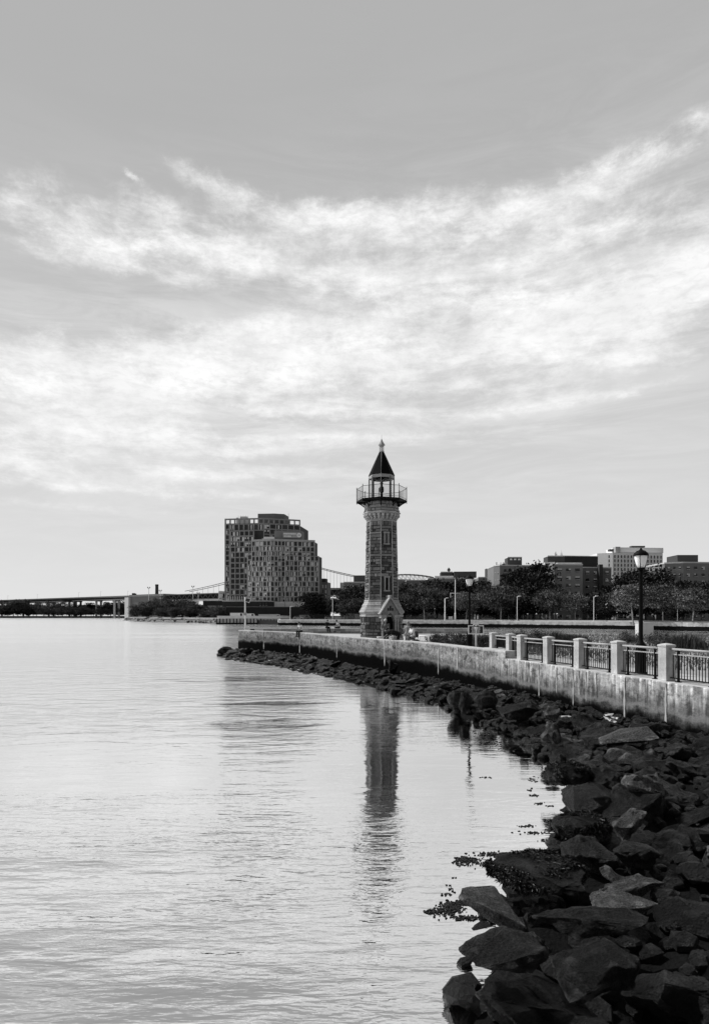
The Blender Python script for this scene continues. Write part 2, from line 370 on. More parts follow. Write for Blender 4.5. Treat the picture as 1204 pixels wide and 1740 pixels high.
TINTED = {"foliage", "dark_foliage", "pale_foliage", "tower_gneiss", "far_brick"}
def link(name, me, parent=None, loc=None, rz=None):
    o = bpy.data.objects.new(name, me); COL.objects.link(o)
    if parent: o.parent = parent
    if loc: o.location = loc
    if rz is not None: o.rotation_euler = (0, 0, rz)
    return o
def tag(o, label=None, cat=None, group=None, kind=None):
    if label: o['label'] = label
    if cat: o['category'] = cat
    if group: o['group'] = group
    if kind: o['kind'] = kind
    return o
def thing(name, label, cat, loc=(0, 0, 0), rz=0, group=None):
    o = link(name, None, None, loc, rz); o.empty_display_size = .3
    return tag(o, label, cat, group)
def copy_tree(root, loc, rz=None, label=None, scale=None):
    r = root.copy(); COL.objects.link(r); r.location = loc
    if rz is not None: r.rotation_euler = (0, 0, rz)
    if label: r['label'] = label
    if scale: r.scale = scale
    for ch in root.children:
        c = ch.copy(); COL.objects.link(c); c.parent = r
        for gch in ch.children:
            d = gch.copy(); COL.objects.link(d); d.parent = c
    return r
def at(u, v, Z): return Vector(((u - 602) / F * Z, Z, EYE - (v - 1046) / F * Z))
def gx(u, Z): return (u - 602) / F * Z
def gz(v, Z): return EYE - (v - 1046) / F * Z

# ================================================================== SETTING
# water to the horizon
mb = MB(); mb.face(mb.ring([(-9000, -300, 0), (9000, -300, 0), (9000, 12000, 0), (-9000, 12000, 0)]))
tag(mb.build('water', WATER), kind='structure')

WALLP = [(-12.2, 64.6), (-8.5, 60), (-4.9, 55.3), (-2.2, 48.7), (.48, 42.1), (3.9, 34.9), (5.35, 30), (6.46, 26.4), (7.4, 22.1), (8.32, 18.07), (9.3, 13.9), (10, 10), (9.6, 5.5), (7.5, 1.5), (5, -3)]
SHORE = [(-12.3, 55.3), (-9.6, 49.5), (-6, 44.3), (-3.5, 39.5), (-1.2, 35.8), (1.2, 30), (3.2, 25.6), (4, 21.3), (4.7, 18.3), (4.9, 15.4), (4.5, 12.4), (3.5, 9.9), (2.2, 8.2), (1.6, 6.6), (.2, 3.6)]
def smooth(pts, n=6):
    out = []
    for i in range(len(pts) - 1):
        p0 = Vector(pts[max(i - 1, 0)]); p1 = Vector(pts[i]); p2 = Vector(pts[i + 1]); p3 = Vector(pts[min(i + 2, len(pts) - 1)])
        for k in range(n):
            t = k / n
            out.append(.5 * ((2 * p1) + (-p0 + p2) * t + (2 * p0 - 5 * p1 + 4 * p2 - p3) * t * t + (-p0 + 3 * p1 - 3 * p2 + p3) * t ** 3))
    out.append(Vector(pts[-1])); return out
WS, SS = smooth(WALLP), smooth(SHORE)

# the island ground behind the wall: paving round the tower and a lawn
def off(pts, d):
    r = []
    for i, p in enumerate(pts):
        a = pts[max(i - 1, 0)]; b = pts[min(i + 1, len(pts) - 1)]
        t = (b - a).normalized(); r.append(p + Vector((-t.y, t.x)) * d)
    return r
inner = off(WS, .3)
GZ = 1.62
isl = [tuple(p) for p in inner] + [(14, -12), (70, -12), (75, 40), (52, 56), (20, 64), (8, 68.5), (-4, 69.5), (-11.9, 69.8)]
mb = MB(); a = mb.ring([(x, y, GZ) for x, y in isl]); mb.face(a[::-1]); b = mb.ring([(x, y, -1.0) for x, y in isl])
for i in range(len(a)):
    j = (i + 1) % len(a); mb.face((a[i], b[i], b[j], a[j])[::-1])
o = mb.build('ground', [LAWN]); tag(o, kind='structure')
mb = MB(); mb.prism([(-11.6, 64.8), (-4.6, 55.9), (.7, 42.9), (4.1, 35.7), (5.6, 31), (8, 36), (9, 46), (6, 58), (-2, 67), (-11.4, 67.8)], GZ - .05, GZ + .02)
tag(mb.build('path', PAVE), kind='structure')
mb = MB(); mb.prism([(6.6, 31), (7.2, 27.1), (8.4, 21.9), (9.2, 18.4), (10.3, 13.9), (10.8, 10), (13, 10), (12.6, 14), (11.4, 19), (10.4, 23), (9.4, 28), (8.4, 33)], GZ - .05, GZ + .024)
tag(mb.build('path', PAVE), kind='structure')
# riprap slope under the boulders
def slope_top(i):
    if i < 26: return .10
    if i < 42: return .10 + .24 * (i - 26) / 16
    return .34 + min(max(i - 50, 0) / 18, 1) * .55
def slope_z(i, t):
    return slope_top(i) * (1 - t) + .03 if t <= 1 else .03 - (t - 1) * 3.2
mb = MB(); rows = []
NX = 26
for i, (wp, sp) in enumerate(zip(WS, SS)):
    row = []
    for k in range(NX + 8):
        t = k / NX; p = wp.lerp(sp, t)
        zt = slope_top(i)
        z = slope_z(i, t) + noise.noise(Vector((p.x, p.y, 0)) * 1.3) * .10 + abs(noise.noise(Vector((p.x, p.y, 3)) * 3.1)) * .22 * min(1, t * 4) - .08
        row.append((p.x, p.y, z if k else zt))
    rows.append(row)
mb.loft(rows, closed=False, sm=False)
tag(mb.build('shore_slope', MUD), kind='structure')
# ================================================================== SEAWALLS
def cum(pts):
    s = [0]
    for a, b in zip(pts, pts[1:]): s.append(s[-1] + (b - a).length)
    return s
S_ALL = cum(WS)
def wall_run(name, i0, i1, top, width, label, joints):
    t = thing(name, label, 'seawall', (WS[i0].x, WS[i0].y, 0))
    o0 = Vector((WS[i0].x, WS[i0].y))
    pts = WS[i0:i1 + 1]; bk = off(WS, width)[i0:i1 + 1]
    mb = MB(); zs = [-.8, .3, .8, 1.3, top - .03, top]
    L = S_ALL[i0:i1 + 1]
    rings = []
    for p, q in zip(pts, bk):
        n = (p - q).normalized()
        r = [(p.x - o0.x - n.x * (.012 if z == top else 0) + n.x * (.10 if z < 0 else 0), p.y - o0.y - n.y * (.012 if z == top else 0) + n.y * (.10 if z < 0 else 0), z) for z in zs]
        r += [(q.x - o0.x, q.y - o0.y, top), (q.x - o0.x, q.y - o0.y, GZ - .3)]
        rings.append(mb.ring(r))
    for k in range(len(rings) - 1):
        a, b = rings[k], rings[k + 1]
        for j in range(len(zs) - 1):
            mb.face((a[j], b[j], b[j + 1], a[j + 1])[::-1], uv=[(L[k], zs[j + 1]), (L[k + 1], zs[j + 1]), (L[k + 1], zs[j]), (L[k], zs[j])])
        j = len(zs) - 1
        mb.face((a[j], b[j], b[j + 1], a[j + 1])[::-1], uv=[(L[k], 2.4), (L[k + 1], 2.4), (L[k + 1], 2.2), (L[k], 2.2)])
        mb.face((a[j + 1], b[j + 1], b[j + 2], a[j + 2])[::-1], uv=[(L[k], 1.6), (L[k + 1], 1.6), (L[k + 1], 2.2), (L[k], 2.2)])
    for r, k in ((rings[0], 0), (rings[-1], -1)):
        mb.face(r if k == 0 else r[::-1], uv=[(L[k] + .06 * i, z) for i, z in enumerate(zs + [top, 1.3])][::1 if k == 0 else -1])
    mb.build('wall_face', SEAWALL, t)
    # mineral runs at the construction joints
    for (u, v0, v1, wd) in joints:
        tanu = (u - 602) / F; best = None
        for a, b in zip(pts, pts[1:]):
            fa, fb = a.x - tanu * a.y, b.x - tanu * b.y
            if fa * fb <= 0: best = a.lerp(b, fa / (fa - fb)); dirv = (b - a).normalized()
        if best is None: continue
        Z = best.y; n = Vector((dirv.y, -dirv.x))
        if n.x > 0: n = -n
        z0, z1 = gz(v0, Z), gz(v1, Z); w_ = wd * Z / F / 2
        mb = MB(); random.seed(int(u)); N = 9; lft, rgt = [], []
        for k in range(N + 1):
            z = z0 + (z1 - z0) * k / N; ww = w_ * (.5 + random.random() * .9) * (.25 if k == N else 1) * (.5 if k == 0 else 1)
            c = best + n * (.006 if z > 0 else .01) - o0
            lft.append((c.x - dirv.x * ww, c.y - dirv.y * ww, z)); rgt.append((c.x + dirv.x * ww, c.y + dirv.y * ww, z))
        a, b = mb.ring(lft), mb.ring(rgt)
        for k in range(N): mb.face((a[k], a[k + 1], b[k + 1], b[k]))
        mb.build('mineral_run', pm("mineral_deposit", .42, .9, .3, 4), t)
        mb = MB(); c = best + n * .004 - o0; d = dirv * (.012 + .0004 * Z); q = dirv * (w_ * 1.3)
        z2 = gz(v0 - (v0 - 1046) * 0, Z)
        a = mb.ring([(c.x + q.x - d.x, c.y + q.y - d.y, z1 + .1), (c.x + q.x + d.x, c.y + q.y + d.y, z1 + .1), (c.x + q.x + d.x, c.y + q.y + d.y, top - .04), (c.x + q.x - d.x, c.y + q.y - d.y, top - .04)])
        mb.face(a); mb.build('joint', pm("dark_joint_gap", .05, .9, .2, 4), t)  # thin dark strip marks the construction joint
    return t
wl = wall_run('seawall', 0, 42, 2.08, .5, 'long curving concrete seawall running from the island tip past the stone tower', [(448, 1088, 1103, 2.2), (509, 1086, 1110, 2.6), (572, 1094, 1118, 2.2), (653, 1092, 1132, 2.6), (744, 1100, 1146, 3.2), (776, 1098, 1138, 4), (700, 1094, 1100, 3)])
mb = MB(); o0 = WS[0]
blk = [(6.40, 27.4), (6.60, 26.44), (7.25, 26.5), (7.22, 27.7), (6.98, 29.4), (6.2, 29.5), (6.1, 28.6)]
mb.prism([(x - o0.x, y - o0.y) for x, y in blk], 1.5, 2.076)
mb.build('end_block', CONC, wl)
wall_run('seawall', 42, 84, 1.76, .95, 'lower stained concrete seawall carrying the pier and bar railing above the boulders', [(857, 1108, 1171, 3.4), (915, 1145, 1184, 2.6), (945, 1150, 1178, 2), (973, 1148, 1199, 3), (983, 1152, 1182, 2.2), (995, 1152, 1192, 1.8), (1060, 1160, 1226, 4.2), (1012, 1152, 1175, 1.6), (898, 1134, 1160, 2), (1130, 1168, 1235, 4)])

# far-side stone parapet of the plaza
t = thing('stone_parapet', 'low stone block parapet with a pale coping on the far side of the tower plaza', 'wall', (-11.5, 68, GZ))
random.seed(5); mb = MB(); cp = MB(); x = 0
while x < 25:
    for r in range(2):
        xx = x + (.45 if r else 0); wd = 1.0 + random.random() * .3
        y = -.8 * (xx / 25) * 0
        mb.box(xx, xx + .98, random.uniform(-.03, .03), .35, r * .26 - .02, r * .26 + .245, 0, random.uniform(.55, 1.25))
    x += 1.0
mb.box(0, 25.4, .03, .32, -.1, .49, 1)
cp.box(-.05, 25.5, -.06, .42, .5, .57)
mb.build('wall', [pm('parapet_stone', .45, .9, .4, 2.5, .02, 12, tint=True), MORTAR], t); cp.build('coping', pm('parapet_coping', .5, .9, .2, 2), t)

# ================================================================== RAILING
posts = [(6.55, 29.0, 2.076), (6.9, 27.25, 2.076), (6.95, 25.56, 1.76), (7.41, 23.5, 1.76), (7.87, 21.5, 1.76), (8.34, 19.46, 1.76), (8.82, 17.4, 1.76), (9.28, 15.36, 1.76), (9.8, 13.3, 1.76)]
f0 = Vector((8.34, 19.46, 1.76))
fence = thing('railing', 'black bar railing between square concrete piers on top of the seawall', 'railing', f0)
ddir = Vector((.223, -.975))
for i, (px, py, pz) in enumerate(posts):
    mb = MB(); h = 2.82 - pz; a = .158
    ang = atan2(ddir.y, ddir.x) if i > 1 else R(-80)
    prof = [(a, 0), (a, .04), (a * .97, .05), (a * .97, h - .10), (a * 1.07, h - .09), (a * 1.07, h - .045), (a * .5, h - .012), (.02, h)]
    mb.lathe([(r * 1.4142, z) for r, z in prof], 4, rot=pi / 4, sm=False)
    o = mb.build('pier', CONC, fence); o.location = (px - f0.x, py - f0.y, pz - f0.z); o.rotation_euler = (R((i * 37 % 7 - 3) * .25), R((i * 53 % 5 - 2) * .3), ang + R((i * 29 % 5 - 2) * .8))
for i in range(len(posts) - 1):
    a = Vector(posts[i]); b = Vector(posts[i + 1])
    if i == 1: b.z = a.z = 1.78
    zb = max(a.z, b.z) if i else 2.076
    d = (b - a); d.z = 0; L = d.length - .30; d.normalize(); s0 = a + d * .15
    ang = atan2(d.y, d.x); ztop = 2.66 - zb
    mb = MB(); n = int(L / .105)
    for k in range(1, n):
        x = L * k / n; mb.box(x - .0085, x + .0085, -.0085, .0085, .10, ztop - .14)
    mb.box(0, L, -.016, .016, .085, .115)
    for x in (L * .17, L * .83):
        mb.box(x - .026, x + .026, -.026, .026, 0.0, ztop - .02)
        mb.box(x - .07, x + .07, -.06, .06, 0, .02)
    o = mb.build('bar_panel', BLACK, fence); o.location = (s0.x - f0.x, s0.y - f0.y, zb - f0.z); o.rotation_euler = (0, 0, ang)
    m2 = MB(); m2.box(-.02, L + .02, -.022, .022, ztop - .155, ztop - .125); m2.build('mid_rail', RAIL, o)
    m2 = MB(); m2.tube((-.03, 0, ztop), (L + .03, 0, ztop), .033, n=12); m2.build('handrail', RAIL, o)

# ================================================================== LIGHTHOUSE
TX, TY = gx(648, 47.7), 47.7
lh = thing('lighthouse', 'slender octagonal stone lighthouse with iron gallery and dark pointed lantern roof', 'lighthouse', (TX, TY, GZ))
def oct_(r, z, ph0=-5): return [(r * sin(R(ph0 + 45 * k)), -r * cos(R(ph0 + 45 * k)), z) for k in range(8)]
def masonry(mb, rfun, z0, z1, course, skip=None, quoin=True):
    z = z0
    while z < z1 - .05:
        h = min(course * random.uniform(.72, 1.3), z1 - z)
        if z1 - z - h < .08: h = z1 - z
        for k in range(8):
            A0, A1 = [Vector(oct_(rfun(zz), zz)[k]) for zz in (z, z + h)]
            B0, B1 = [Vector(oct_(rfun(zz), zz)[(k + 1) % 8]) for zz in (z, z + h)]
            n = ((A0 + B0) / 2); n.z = 0; n.normalize()
            t = 0.0; L = (B0 - A0).length
            while t < 1:
                wd = random.choice([.22, .35, .5, .75, 1.0]) / L * random.uniform(.8, 1.15)
                t2 = 1 if t + wd > .86 else t + wd
                if not (skip and skip(k, (t + t2) / 2 * L, z + h / 2, L, t * L, t2 * L, z, z + h)):
                    g = .014; j = g / L; pr = random.uniform(.015, .11); zi = g
                    def P(tt, up, o): return (A0.lerp(B0, tt) if not up else A1.lerp(B1, tt)) + n * o + Vector((0, 0, -zi if up else zi))
                    a = mb.ring([P(t + j, 0, -.02), P(t2 - j, 0, -.02), P(t2 - j, 1, -.02), P(t + j, 1, -.02)])
                    ii = j * 2.2
                    def Q(tt, up): return P(tt, up, pr) + Vector((0, 0, -.025 if up else .012)) + n * random.uniform(-.015, .015)
                    b = mb.ring([Q(t + ii, 0), Q(t2 - ii, 0), Q(t2 - ii, 1), Q(t + ii, 1)])
                    ti = random.choice([random.uniform(.4, .8), random.uniform(.7, 1.3), random.uniform(1.0, 2.0)])
                    mb.face(b, 0, ti)
                    for q in range(4): mb.face((a[q], a[(q + 1) % 4], b[(q + 1) % 4], b[q]), 0, ti)
                t = t2
        z += h
random.seed(11)
FH = 17.5
# base
mb = MB(); rb = lambda z: 1.585
mb.loft([oct_(1.565, -.4), oct_(1.565, 2.1)], 1)
masonry(mb, rb, 0, 1.88, .26, lambda k, s, z, L, *a: k == 0 and abs(s - L / 2) < .55)
base = mb.build('base', [STONE, MORTAR], lh)
mb = MB()
for r0, r1, z0, z1 in ((1.70, 1.70, -.1, .28), (1.66, 1.60, .28, .36)): mb.loft([oct_(r0, z0), oct_(r1, z1)])
mb.loft([oct_(1.64, 1.88), oct_(1.69, 1.92), oct_(1.69, 2.03), oct_(1.60, 2.06)]); mb.build('string_course', TRIM, base)
# skirt roof
mb = MB(); mb.loft([oct_(r_, z_) for r_, z_ in ((1.62, 2.06), (1.73, 2.20), (1.76, 2.24), (1.76, 2.28), (1.69, 2.41), (1.655, 2.415), (1.655, 2.43), (1.67, 2.435), (1.59, 2.57), (1.555, 2.575), (1.555, 2.59), (1.57, 2.595), (1.50, 2.71), (1.53, 2.72), (1.53, 2.77), (1.50, 2.79), (1.43, 2.91), (1.40, 2.915), (1.40, 2.93), (1.41, 2.935), (1.33, 3.05), (1.36, 3.06), (1.36, 3.15), (1.28, 3.19), (1.2, 3.2))])
mb.build('skirt_roof', pm('weathered_skirt_stone', .33, .9, .6, 1.3, .03, 12), lh)
# shaft
rs = lambda z: 1.235 + (1.105 - 1.235) * (z - 3.19) / 6.0
def skipwin(k, s, z, L, s0, s1, z0, z1):
    return k == 0 and any(z1 > a - .06 and z0 < b + .06 for a, b in ((3.9, 4.86), (7.46, 8.23))) and s1 > L / 2 - .2 and s0 < L / 2 + .2
mb = MB(); mb.loft([oct_(rs(3.19) - .02, 3.15), oct_(rs(9.19) - .02, 9.25)], 1)
masonry(mb, rs, 3.2, 9.19, .23, skipwin)
shaft = mb.build('shaft', [STONE, MORTAR], lh)
for k in range(8):     # pale quoin ribs at the corners
    mb = MB()
    a, b = Vector(oct_(rs(3.2) + .035, 3.2)[k]), Vector(oct_(rs(9.19) + .035, 9.19)[k])
    z = 3.2
    while z < 9.19:
        h = min(random.uniform(.3, .8), 9.19 - z); p = a.lerp(b, (z - 3.2) / 5.99); q = a.lerp(b, (z + h - .02 - 3.2) / 5.99)
        mb.tube(p, q, .038, .038, 6, sm=False); z += h
    mb.build('corner_rib', TRIM, shaft)
def facet_M(k_ang, ap, z): return Matrix.Rotation(R(k_ang), 4, 'Z') @ Matrix.Translation((0, -ap, z))
for (z0, z1) in ((3.9, 4.86), (7.46, 8.23)):
    M = facet_M(FH, rs((z0 + z1) / 2) * .924 - .01, 0)
    mb = MB(); mb.box(-.20, -.11, -.09, .03, z0, z1, M=M); mb.box(.11, .20, -.09, .03, z0, z1, M=M)
    mb.box(-.25, .25, -.12, .03, z0 - .09, z0, M=M); mb.box(-.24, .24, -.11, .03, z1, z1 + .12, M=M)
    wo = mb.build('window', pm('window_surround_stone', .30, .9, .4, 3), shaft)
    m2 = MB(); m2.box(-.11, .11, -.012, .02, z0, z1, M=M); m2.build('pane', BLACK, wo)
    if z0 > 6: m3 = MB(); m3.box(-.012, .012, -.07, -.013, z0, z1, M=M); m3.build('mullion', TRIM, wo)
# corbel crown
mb = MB()
mb.loft([oct_(1.13, 9.17), oct_(1.19, 9.19), oct_(1.19, 9.25), oct_(1.11, 9.29), oct_(1.13, 9.80)])
mb.loft([oct_(1.36, 9.76), oct_(1.40, 9.79), oct_(1.47, 9.84), oct_(1.47, 9.90), oct_(1.42, 9.93)])
crown = mb.build('crown', TRIM, lh)
mb = MB()
for k in range(24):
    ph = R(-5 + 7.5 + 15 * k); r = 1.20; M = Matrix.Rotation(ph, 4, 'Z')
    for (y0, y1, z0, z1, hw) in ((-1.20, -1.02, 9.32, 9.46, .055), (-1.29, -1.02, 9.46, 9.60, .08), (-1.38, -1.02, 9.60, 9.76, .105)):
        mb.box(-hw, hw, y0, y1, z0, z1, ti=random.uniform(.7, 1.2), M=M)
    c = M @ Vector((0, -1.33, 9.655)); mb.lathe([(.02, c.z - .10), (.08, c.z - .06), (.10, c.z), (.08, c.z + .06), (.02, c.z + .09)], 8, c.x, c.y)
mb.build('corbels', TRIM, crown)
mb = MB(); mb.loft([oct_(1.34, 9.93), oct_(1.30, 10.0), oct_(1.14, 10.78)], 1)
def rcr(z): return 1.335 - (z - 9.95) * .24
masonry(mb, rcr, 9.95, 10.72, .25); mb.build('drum', [pm("pale_drum_stone", .30, .9, .3, 2.5, .01, 12), MORTAR], crown)
# gallery
gal = MB(); gal.loft([oct_(1.93, 10.76), oct_(1.97, 10.78), oct_(1.97, 10.85), oct_(1.93, 10.86)]); gal = gal.build('gallery', IRON, lh)
for k in range(8):
    mb = MB(); ph = R(-5 + 45 * k); M = Matrix.Rotation(ph, 4, 'Z')
    pts = [(0, -1.20, 10.33), (0, -1.35, 10.42), (0, -1.6, 10.60), (0, -1.88, 10.74)]
    for p, q in zip(pts, pts[1:]): mb.tube(M @ Vector(p), M @ Vector(q), .045, n=6)
    mb.box(-.03, .03, -1.9, -1.14, 10.68, 10.76, M=M); mb.box(-.03, .03, -1.26, -1.15, 10.3, 10.7, M=M)
    mb.tube(M @ Vector((0, -1.4, 10.45)), M @ Vector((0, -1.3, 10.68)), .03, n=6)
    mb.build('bracket', IRON, gal)
mb = MB(); RR = 1.93
cor = oct_(RR, 0)
for k in range(8):
    a, b = Vector(cor[k]), Vector(cor[(k + 1) % 8])
    mb.tube(a + Vector((0, 0, 10.62)), a + Vector((0, 0, 11.93)), .026, n=6)
    for zz, r in ((11.79, .017), (10.97, .012)): mb.tube(a + Vector((0, 0, zz)), b + Vector((0, 0, zz)), r, n=6)
    for j in range(1, 9):
        p = a.lerp(b, j / 9); mb.tube(p + Vector((0, 0, 10.86)), p + Vector((0, 0, 11.79)), .0085, n=5)
mb.build('gallery_rail', IRON, gal)
# lantern room
mb = MB(); oc = oct_(.975, 0)
for k in range(8):
    a = Vector(oc[k]); r = .055 if k not in (0,) else .018
    if k == 0: mb.tube(a + Vector((0, 0, 10.86)), a + Vector((0, 0, 12.7)), r, n=6)
    else:
        M = Matrix.Translation(a) @ Matrix.Rotation(R(-5 + 45 * k), 4, 'Z'); mb.box(-.055, .055, -.03, .05, 10.86, 12.66, M=M)
mb.loft([oct_(1.0, 10.86), oct_(1.0, 10.93)])
lan = mb.build('lantern_room', pm("lantern_grey_paint", .16, .6, .2, 4), lh)
mb = MB(); z0, z1 = 12.55, 12.80
ro, ri = mb.ring(oct_(1.0, z0)), mb.ring(oct_(1.0, z1)); rj, rk = mb.ring(oct_(.90, z0)), mb.ring(oct_(.90, z1))
for i in range(8):
    j = (i + 1) % 8; mb.face((ro[i], ro[j], ri[j], ri[i])); mb.face((rj[j], rj[i], rk[i], rk[j])); mb.face((ro[j], ro[i], rj[i], rj[j]))
mb.build('frieze', GREYP, lan)
mb = MB()
for k in range(8):
    a, b = Vector(oct_(.94, 0)[k]), Vector(oct_(.94, 0)[(k + 1) % 8]); n = ((a + b) / 2).normalized() * .006
    i = mb.ring([a + n + Vector((0, 0, 10.93)), b + n + Vector((0, 0, 10.93)), b + n + Vector((0, 0, 12.55)), a + n + Vector((0, 0, 12.55))]); j = mb.ring([a - n + Vector((0, 0, 10.93)), b - n + Vector((0, 0, 10.93)), b - n + Vector((0, 0, 12.55)), a - n + Vector((0, 0, 12.55))])
    mb.face(i); mb.face(j[::-1])
mb.build('glazing', GLASS, lan)
mb = MB(); mb.lathe([(.13, 10.9), (.13, 11.2), (.06, 11.25), (.05, 11.5), (.14, 11.52), (.17, 11.62), (.17, 11.9), (.12, 12.0), (.035, 12.02), (.035, 12.6)], 10)
mb.box(-.13, .13, -.02, .02, 12.22, 12.26); mb.box(-.02, .02, -.13, .13, 12.22, 12.26); mb.box(-.24, -.19, -.1, 0, 10.9, 11.85)
mb.build('beacon', IRON, lan)
mb = MB(); mb.loft([oct_(1.0, 12.78), oct_(1.03, 12.80), oct_(1.01, 12.85), oct_(.60, 13.76), oct_(.19, 14.66)])
roof = mb.build('lantern_roof', SLATE, lh)
mb = MB(); mb.loft([oct_(.19, 14.64), oct_(.21, 14.70), oct_(.17, 14.74)])
for k in range(8): a = Vector(oct_(.155, 0)[k]); mb.tube(a + Vector((0, 0, 14.72)), a + Vector((0, 0, 15.14)), .017, n=5)
mb.lathe([(.05, 14.74), (.06, 15.1)], 8)
mb.loft([oct_(.18, 15.12), oct_(.27, 15.18), oct_(.26, 15.22), oct_(.11, 15.46), oct_(.02, 15.70)]); mb.tube((0, 0, 15.68), (0, 0, 16.0), .012, n=5)
mb.build('finial', GREYP, roof)
mb = MB(); a0, b0 = Vector(oct_(.21, 14.66)[0]), Vector(oct_(1.06, 12.84)[0]); mb.tube(a0, b0, .013, n=5); c0 = Vector(oct_(1.03, 10.9)[0]); mb.tube(b0, c0, .013, n=5)
mb.build('lightning_cable', GREYP, roof)
# porch
PM = Matrix.Rotation(R(FH), 4, 'Z')
def pb(mb, *a, mi=0, ti=1.0): mb.box(*a, mi=mi, ti=ti, M=PM)
mb = MB(); random.seed(3)
for sx in (-1, 1):
    z = 0
    while z < 2.05:
        h = min(random.uniform(.2, .34), 2.05 - z)
        x0, x1 = sorted((sx * .34, sx * .62)); pr = random.uniform(0, .04)
        pb(mb, x0, x1, -1.84 - pr, -1.3, z + .01, z + h - .008, ti=random.uniform(.7, 1.4)); z += h
    x0, x1 = sorted((sx * .35, sx * .61)); pb(mb, x0, x1, -1.80, -1.3, 0, 2.05, mi=1)
porch = mb.build('porch', [STONE, MORTAR], lh)
mb = MB()
# gable front with pointed arch cut in it, built as a thick outline
arch = [(-.31, 1.55), (-.29, 1.75), (-.22, 1.95), (-.12, 2.10), (0, 2.20), (.12, 2.10), (.22, 1.95), (.29, 1.75), (.31, 1.55)]
outer = [(-.66, 1.55), (-.66, 2.05), (-.66, 2.16), (-.34, 2.66), (0, 3.20), (.34, 2.66), (.66, 2.16), (.66, 2.05), (.66, 1.55)]
fr = [PM @ Vector((x, -1.90, z)) for x, z in outer]; fi = [PM @ Vector((x, -1.90, z)) for x, z in arch]
br = [PM @ Vector((x, -1.2, z)) for x, z in outer]; bi = [PM @ Vector((x, -1.2, z)) for x, z in arch]
A, B, C, D = mb.ring(fr), mb.ring(fi), mb.ring(br), mb.ring(bi)
for i in range(8):
    mb.face((A[i], B[i], B[i + 1], A[i + 1])); mb.face((A[i + 1], C[i + 1], C[i], A[i])); mb.face((B[i], D[i], D[i + 1], B[i + 1]))
mb.face((A[0], C[0], D[0], B[0])); mb.face((A[8], B[8], D[8], C[8]))
mb.build('gable', pm("carved_porch_stone", .20, .85, .5, 4, .03, 14), porch)
mb = MB()
for sx in (-1, 1):      # copings, springers and columns
    ang = math.atan2(1.14, .86)
    for k, (xx, zz) in enumerate(((.93, 2.05), (.02, 3.24))): pass
    a = Vector((sx * .78, 0, 2.05)); b = Vector((0, 0, 3.28)); d = (b - a).normalized(); nrm = Vector((-d.z * sx * -1, 0, d.x * sx * -1)); nrm = Vector((sx * abs(d.z), 0, abs(d.x)))
    q = [a - nrm * .02, a + nrm * .12, b + nrm * .12 * Vector((0, 0, 1)).z, b - nrm * .02]
    pts = [a, a + nrm * .10, Vector((0, 0, 3.42)), Vector((0, 0, 3.27))]
    r0 = [PM @ Vector((p.x, -2.0, p.z)) for p in pts]; r1 = [PM @ Vector((p.x, -1.0, p.z)) for p in pts]
    if sx < 0: r0.reverse(); r1.reverse()
    mb.loft([r0, r1])
    x0, x1 = sorted((sx * .33, sx * .74)); pb(mb, x0, x1, -1.97, -1.3, 1.80, 2.04)
    x0, x1 = sorted((sx * .30, sx * .68)); pb(mb, x0, x1, -1.97, -1.3, -.1, .28)
    c = PM @ Vector((sx * .42, -1.92, 0)); mb.lathe([(.075, .28), (.06, .34), (.055, 1.62), (.085, 1.70), (.09, 1.80)], 10, c.x, c.y)
    c = PM @ Vector((sx * .60, -1.92, 0)); mb.lathe([(.075, .28), (.06, .34), (.055, 1.62), (.085, 1.70), (.09, 1.80)], 10, c.x, c.y)
pb(mb, -.09, .09, -2.0, -1.2, 3.33, 3.5)
mb.build('coping', pm('rough_porch_trim', .30, .9, .6, 3.5, .03, 14), porch)
mb = MB()
for x in (-.17, 0, .17): pb(mb, x - .06, x + .06, -1.915, -1.89, 2.34, 2.54 + (.16 if x == 0 else 0))
mb.build('gable_window', IRON, porch)
mb = MB(); pb(mb, -.32, .32, -1.52, -1.47, 0, 2.25); 
for x in (-.16, 0, .16): pb(mb, x - .012, x + .012, -1.54, -1.52, .1, 1.9)
mb.build('door', BLACK, porch)

# ================================================================== LAMPS AND SIGN
def lamp_parts(t, h):
    mb = MB(); s = 1.0
    mb.lathe([(.20, 0), (.20, .10), (.16, .14), (.15, .95), (.17, 1.0), (.12, 1.06), (.075, 1.14), (.065, 1.2), (.06, h - .62), (.085, h - .60), (.06, h - .56), (.06, h - .50)], 14)
    for k in range(8):
        a = 2 * pi * k / 8; mb.tube((.155 * cos(a), .155 * sin(a), .14), (.15 * cos(a), .15 * sin(a), .95), .016, n=5)
    post = mb.build('post', BLACK, t)
    mb = MB(); mb.lathe([(.06, h - .50), (.12, h - .47), (.14, h - .43), (.11, h - .41)], 14); mb.build('collar', BLACK, post)
    mb = MB(); mb.lathe([(.11, h - .41), (.15, h - .30), (.195, h - .12), (.205, h - .02), (.19, h)], 20); mb.build('globe', GLOBE, t)
    mb = MB()
    for k in range(4):
        a = 2 * pi * k / 4 + .6; mb.tube((.12 * cos(a), .12 * sin(a), h - .42), (.215 * cos(a), .215 * sin(a), h - .01), .011, n=5)
    mb.lathe([(.235, h - .02), (.24, h + .01), (.215, h + .07), (.14, h + .14), (.05, h + .18), (.03, h + .23), (.0, h + .26)], 20)
    mb.build('cap', BLACK, t)
lp = thing('street_lamp', 'black lantern lamp post standing behind the seawall beside the marker sign', 'street lamp', (gx(797, 34), 34, GZ), 0, 'lantern lamp posts on the island'); lamp_parts(lp, 4.02)
lp2 = thing('street_lamp', 'black lantern lamp post behind the railing nearest the viewer', 'street lamp', (gx(1088, 20.4), 20.4, GZ), .4, 'lantern lamp posts on the island'); lamp_parts(lp2, 3.98)

